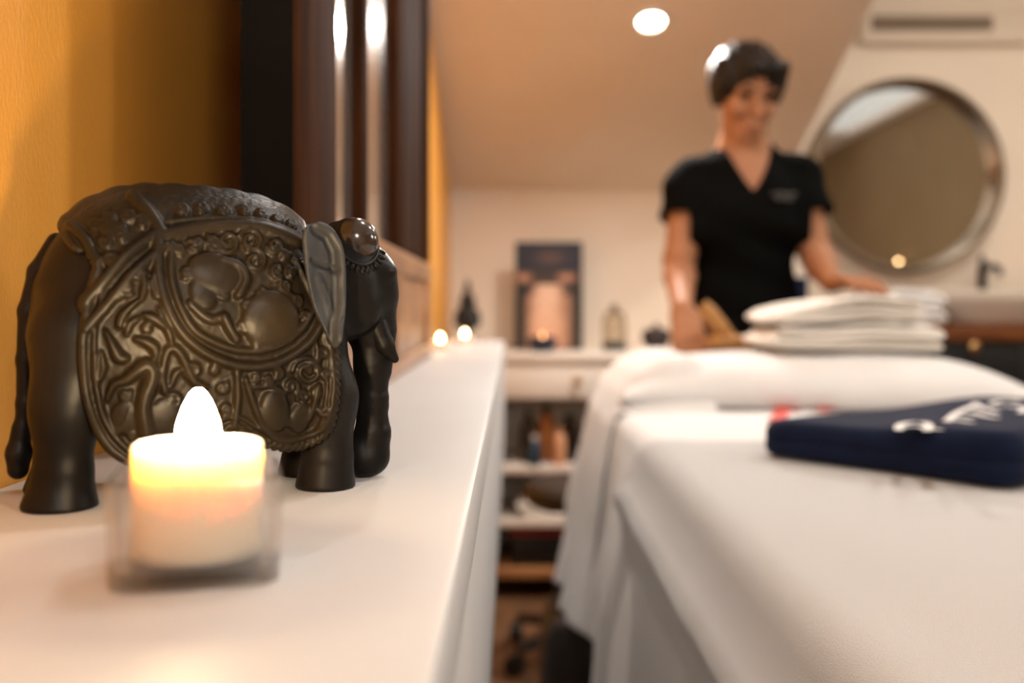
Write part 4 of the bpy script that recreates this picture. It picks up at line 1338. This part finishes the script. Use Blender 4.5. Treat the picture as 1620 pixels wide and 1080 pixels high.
V, Q = nets(fo.astype(np.float32), sf.lo, HB)
sh = np_mesh('t_shirt', V, Q, M['blackcloth'], per, relax=2)
# trousers and shoes
tf = np.maximum(pb.F - 0.008, z_ - 0.93); tf = np.maximum(tf, 0.075 - z_); tf = np.maximum(tf, np.abs(x_) - 0.20); tf = np.maximum(tf, -0.13 - y_)
V, Q = nets(tf.astype(np.float32), pb.lo, HB)
np_mesh('trousers', V, Q, M['blackcloth'], per, relax=1)
for s in (-1, 1):
    f = Field((0.09 * s - .06, -0.14, 0.0), (0.09 * s + .06, 0.13, 0.12), 0.004)
    f.chain([(0.09 * s, 0.068, 0.046), (0.098 * s, -0.075, 0.032)], [0.045, 0.037], 0.02)
    f.cap((0.09 * s, 0.06, 0.05), (0.09 * s, 0.055, 0.09), 0.042, 0.045, 0.02)
    sl2, x2, y2, z2 = f.block(f.lo, f.lo + 1)
    f.F = np.maximum(f.F, (0.003 - z2 + 0 * x2 + 0 * y2).astype(np.float32))
    V, Q = f.mesh()
    np_mesh('shoe', V, Q, M['black'], per, relax=1)
# hair swept to the side and gathered behind
hf = Field((-0.13, -0.19, 1.38), (0.12, 0.10, 1.65), 0.004, 0.05)
hf.ell(hp(0, 0.012, 0.026), (0.085, 0.098, 0.083), 0.0, ROT)
hf.ell(hp(0.012, -0.062, 0.074), (0.058, 0.030, 0.022), 0.02, ROT)
hf.ell(hp(0.052, -0.060, 0.030), (0.016, 0.020, 0.040), 0.015, ROT)
hf.ell(hp(0.0, 0.105, 0.020), (0.036, 0.034, 0.036), 0.02, ROT)
for s in (-1, 1):
    hf.ell(hp(0.070 * s, -0.005, 0.010), (0.014, 0.040, 0.056), 0.015, ROT)
hf.ell(hp(-0.008, -0.100, -0.026), (0.052, 0.062, 0.080), 0.012, ROT, sub=True)
slh, xh, yh, zh = hf.block(hf.lo, hf.lo + 1)
low_ = (xh - HC[0]) * fz[0] + (yh - HC[1]) * fz[1] + (zh - HC[2]) * fz[2]
hf.F = np.maximum(hf.F, (-0.062 - low_).astype(np.float32))
lx_h = (xh - HC[0]) * fx[0] + (yh - HC[1]) * fx[1] + (zh - HC[2]) * fx[2]
ly_h = (xh - HC[0]) * fy[0] + (yh - HC[1]) * fy[1] + (zh - HC[2]) * fy[2]
hf.F = (hf.F + 0.0028 * np.sin(lx_h * 330 + 2.2 * np.sin(low_ * 38 + ly_h * 30)) + 0.0022 * np.sin(lx_h * 120 + ly_h * 70)).astype(np.float32)   # locks combed back
V, Q = hf.mesh()
np_mesh('hair', V, Q, M['hair'], per, relax=1)
for s in (-1, 1):
    bm = bmesh.new()
    bmesh.ops.create_uvsphere(bm, u_segments=14, v_segments=10, radius=0.0105, matrix=Matrix.Translation(hp(0.030 * s, -0.071, 0.004)))
    bm_obj('eye', bm, M['eyew'], per, sm=True)
    tube('eyebrow', [hp(0.014 * s, -0.092, 0.026), hp(0.030 * s, -0.0905, 0.032), hp(0.046 * s, -0.079, 0.027)], [0.003, 0.0035, 0.0015], M['hair'], per, 8)
bm = bmesh.new()
bmesh.ops.create_uvsphere(bm, u_segments=16, v_segments=10, radius=1.0)
for v in bm.verts:
    v.co = Vector(hp(v.co.x * 0.021, -0.0915 + v.co.y * 0.009 + 0.012 * v.co.x ** 2, -0.0655 + v.co.z * 0.0085))
bm_obj('lips', bm, M['lip'], per, sm=True)
# small grey print on the chest
bm = bmesh.new()
for k, (xx, ww, zz) in enumerate([(0.050, 0.012, 1.224), (0.066, 0.010, 1.226), (0.081, 0.013, 1.224), (0.097, 0.010, 1.226), (0.060, 0.016, 1.214), (0.085, 0.018, 1.214)]):
    bm_box(bm, xx - ww / 2, xx + ww / 2, -0.1255 + 0.35 * max(0, xx - .06), -0.100, zz - .003, zz + .003, 0.001, 1)
bm_obj('chest_print', bm, M['emblem'], per)

# golden brown wooden tool by her hand
tl = thing('massage_tool', 'golden brown wooden tool with slanted handle beside the therapist\'s hand', 'tool', (0.455, 2.075, TABLE + 0.075))
tube('handle', [(-0.055, 0.02, 0.098), (-0.040, 0.015, 0.080), (-0.015, 0.008, 0.045), (0.008, 0.0, 0.016)], [0.014, 0.017, 0.018, 0.014], M['tool'], tl, 14)
bm = bmesh.new()
bm_box(bm, -0.045, 0.045, -0.03, 0.03, 0.004, 0.034, 0.012, 3)
bm_obj('foot', bm, M['tool'], tl, sm=True, angle=60)

# ------------------------------------------------------------------ white console against the far wall
CY0, CY1, CX0, CX1 = 3.24, KNEE_Y - .005, -0.10, 0.76
con = thing('console_table', 'white painted console with a drawer and open shelves against the far wall', 'console', (0.33, 3.45, 0))
def cbox(name, x0, x1, y0, y1, z0, z1, m, bev=0.002, parent=con): return box(name, x0 - .33, x1 - .33, y0 - 3.45, y1 - 3.45, z0, z1, m, parent, bev)
CT = CAMZ - 0.155
cbox('top', CX0 - .01, CX1 + .01, CY0 - .015, CY1, CT - .024, CT, M['whitewood'])
cbox('side_panel', CX0, CX0 + .02, CY0, CY1, 0, CT - .024, M['whitewood'])
cbox('side_panel', CX1 - .02, CX1, CY0, CY1, 0, CT - .024, M['whitewood'])
cbox('back_panel', CX0 + .02, CX1 - .02, CY1 - .012, CY1, 0.05, CT - .024, M['whitewood'])
for dx0, dx1 in ((CX0 + .022, 0.318), (0.322, CX1 - .022)):
    d = cbox('drawer', dx0, dx1, CY0 - .004, CY0 + .30, CT - .145, CT - .026, M['whitewood'])
    k = lathe('knob', [(0, 0), (0.006, 0), (0.006, 0.012), (0.013, 0.016), (0.015, 0.022), (0.010, 0.028), (0, 0.029)], M['brass'], d, 16)
    k.rotation_euler = (R(90), 0, 0); k.location = ((dx0 + dx1) / 2 - .33 + .09, CY0 - .004 - 3.45, CT - .085)
SH1, SH2, SH3 = CAMZ - 0.525, CAMZ - 0.700, 0.10
for z in (SH1, SH2): cbox('shelf', CX0 + .02, CX1 - .02, CY0 + .01, CY1 - .012, z - .022, z, M['whitewood'])
cbox('shelf', CX0 + .02, CX1 - .02, CY0 + .01, CY1 - .012, SH3 - .03, SH3, M['panelwood'])

def bottle(x, y, z, r, h, m, capm, lab):
    t = thing('bottle', lab, 'bottle', (x, y, z), 0, 'bottles in the console')
    lathe('bottle_body', [(0, 0), (r * .95, 0), (r, r * .1), (r, h * .66), (r * .8, h * .78), (r * .4, h * .84), (r * .4, h * .88), (0, h * .88)], m, t, 20)
    lathe('cap', [(0, h * .87), (r * .46, h * .87), (r * .46, h), (0, h)], capm, t, 16)
BZ = SH1 + .0005
for x, y, r, h, m, c, lab in [
    (0.055, 3.36, 0.028, 0.17, 'darkbottle', 'black', 'dark brown bottle at the ledge end of the console\'s open shelf'),
    (0.075, 3.32 - .045, 0.020, 0.10, 'teal', 'whitewood', 'small dark blue bottle in front on the console shelf'),
    (0.118, 3.38, 0.030, 0.19, 'amber', 'black', 'brown amber bottle with black cap on the console shelf'),
    (0.158, 3.29, 0.020, 0.125, 'orange', 'orange', 'slim peach coloured bottle at the front of the console shelf'),
    (0.195, 3.38, 0.034, 0.16, 'darkbottle', 'black', 'squat dark bottle behind the peach bottle on the console shelf'),
    (0.262, 3.36, 0.030, 0.18, 'black', 'black', 'black bottle half hidden by the draped sheet on the console shelf')]:
    bottle(x, y, BZ, r, h, M[m], M[c], lab)
folded_towel('folded_towel', 0.02, 0.28, 3.27, 3.55, SH2 + .0005, 3, 0.018, 'cream folded towel, lower one inside the white console', 'towels in the console', 0.0, seed=11, wav=.002)
folded_towel('folded_towel', 0.05, 0.27, 3.28, 3.55, SH2 + .061, 3, 0.016, 'cream folded towel, upper one inside the white console', 'towels in the console', 0.0, seed=12, wav=.002)
cb = thing('storage_box', 'black storage box with a red lid end at the bottom of the console', 'box', (0.10, 3.42, SH3 + .0005))
box('box_body', -0.10, 0.12, -0.13, 0.13, 0, 0.10, M['black'], cb, 0.004)
box('lid', -0.103, 0.123, -0.133, 0.133, 0.1003, 0.118, M['redpl'], cb, 0.004)

# framed print on the console
pic = thing('picture', 'upright framed print of a waterfall between dark rocks on the console', 'picture', (0.130, 3.52, CT))
PW, PH = 0.232, 0.372
bm = bmesh.new()
nx_, ny_ = 42, 62
def paint(a, b):
    """print colours: night sky, pinkish stones, waterfall between dark rocks"""
    n = 0.5 + 0.5 * math.sin(a * 37 + 5 * math.sin(b * 23)) * math.sin(b * 31 + 4 * math.sin(a * 19))
    if b > 0.74:
        glow = math.exp(-((a - .52) / .22) ** 2 - ((b - .86) / .06) ** 2)
        return (0.010 + .10 * glow, 0.014 + .045 * glow, 0.028 + .02 * glow)
    if b > 0.60:
        stone = max(0, math.sin(a * 9.5 + 0.6)) * math.exp(-((b - .67) / .035) ** 2)
        return (0.045 + .55 * stone, 0.026 + .26 * stone, 0.020 + .15 * stone)
    fall = math.exp(-((a - (.50 - .06 * (1 - b))) / (.20 + .06 * (b < .3))) ** 4)
    edge = 1 / (1 + math.exp((abs(a - .5) - .33 + .10 * (b > .5)) * 40))
    up = min(1, max(0, (b - .05) / .4))
    c = np.array((0.80, 0.52, 0.36)) * (0.55 + .45 * fall) * np.array((1, .80 + .2 * up * fall, .70 + .3 * up * fall))
    dark = np.array((0.012, 0.012, 0.012))
    return tuple((c * edge + dark * (1 - edge)) * (0.85 + .3 * n))
cl = bm.loops.layers.float_color.new('print')
g = [[bm.verts.new((-PW / 2 + PW * i / nx_, -0.0045, PH * j / ny_ + 0.006)) for i in range(nx_ + 1)] for j in range(ny_ + 1)]
for j in range(ny_):
    for i in range(nx_):
        f = bm.faces.new((g[j][i], g[j][i + 1], g[j + 1][i + 1], g[j + 1][i]))
        for lp, (ii, jj) in zip(f.loops, ((i, j), (i + 1, j), (i + 1, j + 1), (i, j + 1))):
            lp[cl] = (*paint(ii / nx_, jj / ny_), 1)
pm = bpy.data.materials.new('print')
pm.use_nodes = True
at = pm.node_tree.nodes.new('ShaderNodeVertexColor'); at.layer_name = 'print'
pm.node_tree.links.new(at.outputs[0], pm.node_tree.nodes['Principled BSDF'].inputs['Base Color'])
pm.node_tree.nodes['Principled BSDF'].inputs['Roughness'].default_value = 0.5
bm_obj('print', bm, pm, pic)
box('backing', -PW / 2 - .003, PW / 2 + .003, -0.004, 0.008, 0.0005, PH + .010, M['black'], pic, 0.001)
box('easel_leg', -0.02, 0.02, 0.009, 0.06, 0.0005, 0.10, M['black'], pic, 0.001)

# dark figurine behind the end of the ledge, tealight bowl, jar, small bowl
fig = thing('buddha_figurine', 'small dark teardrop shaped figurine on the console behind the tealights', 'figurine', (-0.152, 3.40, CT))
cbox('side_table_top', -0.215, CX0 - .011, CY0, CY1, CT - .024, CT, M['whitewood'])
lathe('figure_base', [(0, 0), (0.050, 0), (0.052, 0.008), (0.040, 0.020), (0.030, 0.026), (0, 0.026)], M['figure'], fig, 24)
f = Field((-0.06, -0.05, 0.02), (0.06, 0.05, 0.27), 0.003)
f.ell((0, 0, 0.115), (0.034, 0.028, 0.050), 0)
f.ell((0, 0, 0.040), (0.030, 0.026, 0.020), 0.012)
f.ell((0, -0.004, 0.172), (0.024, 0.025, 0.030), 0.006)
f.chain([(0, 0, 0.195), (0, 0, 0.225), (0, 0, 0.248)], [0.014, 0.008, 0.003], 0.010)
for s in (-1, 1):
    f.ell((0.024 * s, 0, 0.168), (0.004, 0.007, 0.016), 0.003)
    f.chain([(0.030 * s, 0, 0.135), (0.036 * s, -0.006, 0.100), (0.016 * s, -0.026, 0.078)], [0.011, 0.010, 0.008], 0.006)
f.cap((0, -0.028, 0.172), (0, -0.030, 0.164), 0.003, 0.004, 0.004)
V, Q = f.mesh()
np_mesh('figure', V, Q, M['figure'], fig, relax=1)

bw = thing('tealight_bowl', 'dark blue glazed bowl with a glowing tealight before the waterfall print', 'candle holder', (0.1035, 3.36, CT + .0005))
lathe('bowl', [(0, 0), (0.030, 0), (0.042, 0.012), (0.050, 0.034), (0.048, 0.050), (0.044, 0.050), (0.045, 0.034), (0.037, 0.014), (0, 0.010)], M['bluebowl'], bw, 28)
lathe('wax', [(0, 0.010), (0.019, 0.010), (0.019, 0.044), (0.014, 0.047), (0, 0.046)], M['wax'], bw, 20)
ef = mat('dim candle glow', (1, 0.7, 0.4), emit=(1.0, 0.42, 0.14), estr=5.0)
lathe('flame', [(0.003, 0.0455), (0.0055, 0.051), (0.0045, 0.058), (0.0015, 0.064), (0, 0.065)], ef, bw, 14)

jr = thing('glass_jar', 'clear glass jar with dark contents on the console beside the print', 'jar', (0.352, 3.42, CT + .0005))
lathe('glass', [(0, 0), (0.040, 0), (0.043, 0.004), (0.043, 0.105), (0.038, 0.118), (0.038, 0.128), (0.0355, 0.128), (0.0355, 0.117), (0.040, 0.104), (0.040, 0.006), (0, 0.005)], M['jar'], jr, 28)
lathe('contents', [(0, 0.0065), (0.038, 0.0065), (0.0385, 0.030), (0.02, 0.036), (0, 0.037)], M['teal'], jr, 24)
lathe('stopper', [(0, 0.1285), (0.034, 0.1285), (0.034, 0.134), (0.012, 0.140), (0.016, 0.152), (0.009, 0.162), (0, 0.164)], M['chrome'], jr, 20)
db = thing('dark_bowl', 'small dark brown bowl on the console next to the therapist\'s arm', 'bowl', (0.495, 3.42, CT + .0005))
lathe('bowl', [(0, 0), (0.026, 0), (0.028, 0.010), (0.046, 0.030), (0.052, 0.056), (0.049, 0.056), (0.042, 0.032), (0, 0.014)], M['bag'], db, 28)
lathe('lid', [(0.051, 0.0565), (0.044, 0.070), (0.020, 0.080), (0.008, 0.082), (0.010, 0.092), (0, 0.096)], M['bag'], db, 28)

# ------------------------------------------------------------------ vanity, basin, round mirror
van = thing('vanity_cabinet', 'black vanity cabinet with reddish wooden counter under the round mirror', 'cabinet', (1.75, 3.72, 0))
def vbox(name, x0, x1, y0, y1, z0, z1, m, bev=0.002, parent=van): return box(name, x0 - 1.75, x1 - 1.75, y0 - 3.72, y1 - 3.72, z0, z1, m, parent, bev)
VX0, VX1, VY0, VY1 = 0.985, 2.45, 3.42, 3.995
VC = CAMZ - 0.066
vbox('carcass', VX0 + .02, VX1 - .02, VY0 + .03, VY1, 0.0, VC - .055, M['blackcab'])
vbox('counter', VX0, VX1, VY0, VY1, VC - .055, VC, M['counter'], 0.004)
for a, b in ((VX0 + .025, 1.748), (1.752, VX1 - .025)):
    d = vbox('drawer', a, b, VY0 + .012, VY0 + .0295, VC - .30, VC - .06, M['blackcab'])
    k = lathe('knob', [(0, 0), (0.006, 0), (0.006, 0.012), (0.016, 0.018), (0.018, 0.026), (0.012, 0.031), (0, 0.032)], M['brass'], d, 16)
    k.rotation_euler = (R(90), 0, 0); k.location = ((1.585 if a < 1.5 else (a + b) / 2) - 1.75, VY0 + .012 - 3.72, VC - .075)
    vbox('door', a, b, VY0 + .012, VY0 + .0295, 0.06, VC - .305, M['blackcab'])

bas = thing('wash_basin', 'white ceramic countertop wash basin on the vanity', 'basin', (1.83, 3.70, VC + .0005))
bm = bmesh.new()
def oval(rx, ry, z, n=40): return [(math.copysign(abs(math.cos(2 * math.pi * i / n)) ** 0.7, math.cos(2 * math.pi * i / n)) * rx, math.copysign(abs(math.sin(2 * math.pi * i / n)) ** 0.7, math.sin(2 * math.pi * i / n)) * ry, z) for i in range(n)]
bm_rings(bm, [oval(0.24, 0.15, 0), oval(0.27, 0.17, 0.01), oval(0.305, 0.195, 0.085), oval(0.31, 0.20, 0.092), oval(0.31, 0.20, 0.118), oval(0.304, 0.194, 0.122), oval(0.292, 0.182, 0.120), oval(0.275, 0.165, 0.05), oval(0.2, 0.11, 0.018)])
bm_obj('bowl', bm, M['basin'], bas, sm=True, angle=50)
fau = thing('faucet', 'black basin tap standing behind the wash basin', 'tap', (1.865, 3.945, VC + .0005))
lathe('tap_base', [(0, 0), (0.026, 0), (0.026, 0.012), (0.017, 0.016), (0.017, 0.20), (0, 0.20)], M['black'], fau, 20)
tube('spout', [(0, 0, 0.19), (0, -0.03, 0.212), (0, -0.09, 0.222), (0, -0.135, 0.206), (0, -0.14, 0.180)], [0.015, 0.014, 0.013, 0.012, 0.012], M['black'], fau, 14)
tube('tap_lever', [(0.0, 0, 0.20), (0, 0.0, 0.235), (0, 0.012, 0.268)], [0.016, 0.015, 0.008], M['black'], fau, 12)
sp = thing('soap_bottle', 'tall white bottle with blue label on the vanity behind the therapist', 'bottle', (1.032, 3.62, VC + .0005))
lathe('bottle_body', [(0, 0), (0.040, 0), (0.042, 0.004), (0.042, 0.27), (0.032, 0.295), (0.013, 0.302), (0, 0.302)], M['basin'], sp, 24)
lathe('label_band', [(0.0424, 0.06), (0.0429, 0.06), (0.0429, 0.17), (0.0424, 0.17)], M['navy'], sp, 24)
lathe('pump', [(0, 0.3025), (0.014, 0.3025), (0.014, 0.318), (0.005, 0.320), (0.005, 0.352), (0, 0.352)], M['basin'], sp, 16)
folded_towel('folded_towel', 1.225, 1.50, 3.44, 3.70, VC + .0005, 4, 0.030, 'cream rolled up towel lying on the wooden vanity counter', None, 0.0, seed=21, wav=.006, material=M['cotton'])

MXC, MZC, MR = (1437 - CX) / FPX * 3.93, CAMZ + (Y0 - 276) / FPX * 3.93, 0.372
mir = thing('round_mirror', 'large round wall mirror in a deep dark metal hoop above the basin', 'mirror', (MXC, DORM_Y, MZC))
mir.rotation_euler = (R(90), 0, 0)
lathe('hoop', [(MR - .012, 0.012), (MR - .012, 0.075), (MR - .008, 0.078), (MR + .008, 0.078), (MR + .012, 0.073), (MR + .012, 0.001), (MR - .004, 0.001)], M['steel'], mir, 96)
lathe('mirror_glass', [(0, 0.020), (MR - .0125, 0.020), (MR - .0125, 0.016), (0, 0.016)], M['mirror'], mir, 96)

# air vent high on the wall
VZ = CAMZ + (Y0 - 40) / FPX * 3.97
ven = thing('air_vent', 'long wall air vent with a dark slot above the round mirror', 'vent', (1.66, DORM_Y, VZ))
box('vent_housing', -0.27, 0.40, -0.05, -0.001, -0.075, 0.075, M['vent'], ven, 0.008)
box('vent_slot', -0.235, 0.245, -0.0545, -0.0505, -0.028, 0.030, M['ventdark'], ven, 0.001)
for i in range(4):
    box('louvre', -0.235, 0.245, -0.0600, -0.0550, -0.022 + i * .014, -0.018 + i * .014, M['ventdark'], ven, 0.0005)

# small shelf with two candles that the mirror shows
ws = box('wall_shelf', RIGHT - .16, RIGHT - .001, 0.36, 0.78, CAMZ + 0.29, CAMZ + 0.31, M['darkwood'], None, 0.002)
tag(ws, 'small dark wall shelf reflected in the round mirror', 'shelf')
tealight(RIGHT - .09, 0.60, CAMZ + .3105, 'lit tealight on the small wall shelf, nearer the far wall', 'tealights on the wall shelf')
tealight(RIGHT - .06, 0.50, CAMZ + .3105, 'lit tealight on the small wall shelf, nearer the back wall', 'tealights on the wall shelf')

# ------------------------------------------------------------------ floor things between ledge and table
st = thing('rolling_stool', 'low black rolling stool base with castors half under the massage table', 'stool', (0.18, 2.66, 0))
lathe('column', [(0, 0.06), (0.028, 0.06), (0.028, 0.30), (0.016, 0.30), (0.016, 0.42), (0, 0.42)], M['chrome'], st, 20)
lathe('seat', [(0, 0.42), (0.15, 0.42), (0.165, 0.435), (0.165, 0.465), (0.15, 0.482), (0, 0.488)], M['bag'], st, 32)
st.location = (0.33, 2.62, 0)
st.location = (0.20, 2.72, 0)
for i in range(5):
    a = R(215 + 72 * i)
    c, s = math.cos(a), math.sin(a)
    lg = tube('leg', [(0.02 * c, 0.02 * s, 0.085), (0.13 * c, 0.13 * s, 0.078), (0.225 * c, 0.225 * s, 0.066)], [0.018, 0.016, 0.013], M['black'], st, 10)
    bm = bmesh.new()
    bmesh.ops.create_cone(bm, cap_ends=True, segments=18, radius1=0.026, radius2=0.026, depth=0.034,
                          matrix=Matrix.Translation((0.235 * c, 0.235 * s, 0.0265)) @ Matrix.Rotation(a + .6, 4, 'Z') @ Matrix.Rotation(R(90), 4, 'Y'))
    bm_obj('castor', bm, M['black'], lg, sm=True, angle=40)
    bpy.data.objects[-1] if False else None

bag = thing('leather_bag', 'dark brown leather bag with handles on the floor beside the draped table', 'bag', (0.185, 2.08, 0.0))
bag.location = (0.145, 2.20, 0.0)
bag.scale = (1, 1, 1.3)
bm = bmesh.new()
bm_rings(bm, [[(x * sx_, y * sy2, z) for x, y in rsq(1.0, 0.35, 5)] for sx_, sy2, z in
              [(0.072, 0.12, 0.001), (0.080, 0.135, 0.010), (0.084, 0.14, 0.10), (0.078, 0.13, 0.19), (0.066, 0.12, 0.222), (0.045, 0.11, 0.232)]])
bm_obj('bag_body', bm, M['bag'], bag, sm=True, angle=50)
for s in (-1, 1):
    tube('handle', [(0.045 * s, -0.06, 0.20), (0.040 * s, -0.05, 0.28), (0.034 * s, 0, 0.315), (0.040 * s, 0.05, 0.28), (0.045 * s, 0.06, 0.20)], 0.007, M['bag'], bag, 10)

SC.cycles.use_denoising = True
SC.cycles.use_adaptive_sampling = True
SC.cycles.adaptive_threshold = 0.03
SC.cycles.max_bounces = 8
SC.cycles.diffuse_bounces = 3
SC.cycles.glossy_bounces = 3
SC.cycles.transmission_bounces = 10
SC.cycles.transparent_max_bounces = 12
SC.cycles.sample_clamp_indirect = 6.0
SC.cycles.blur_glossy = 0.5
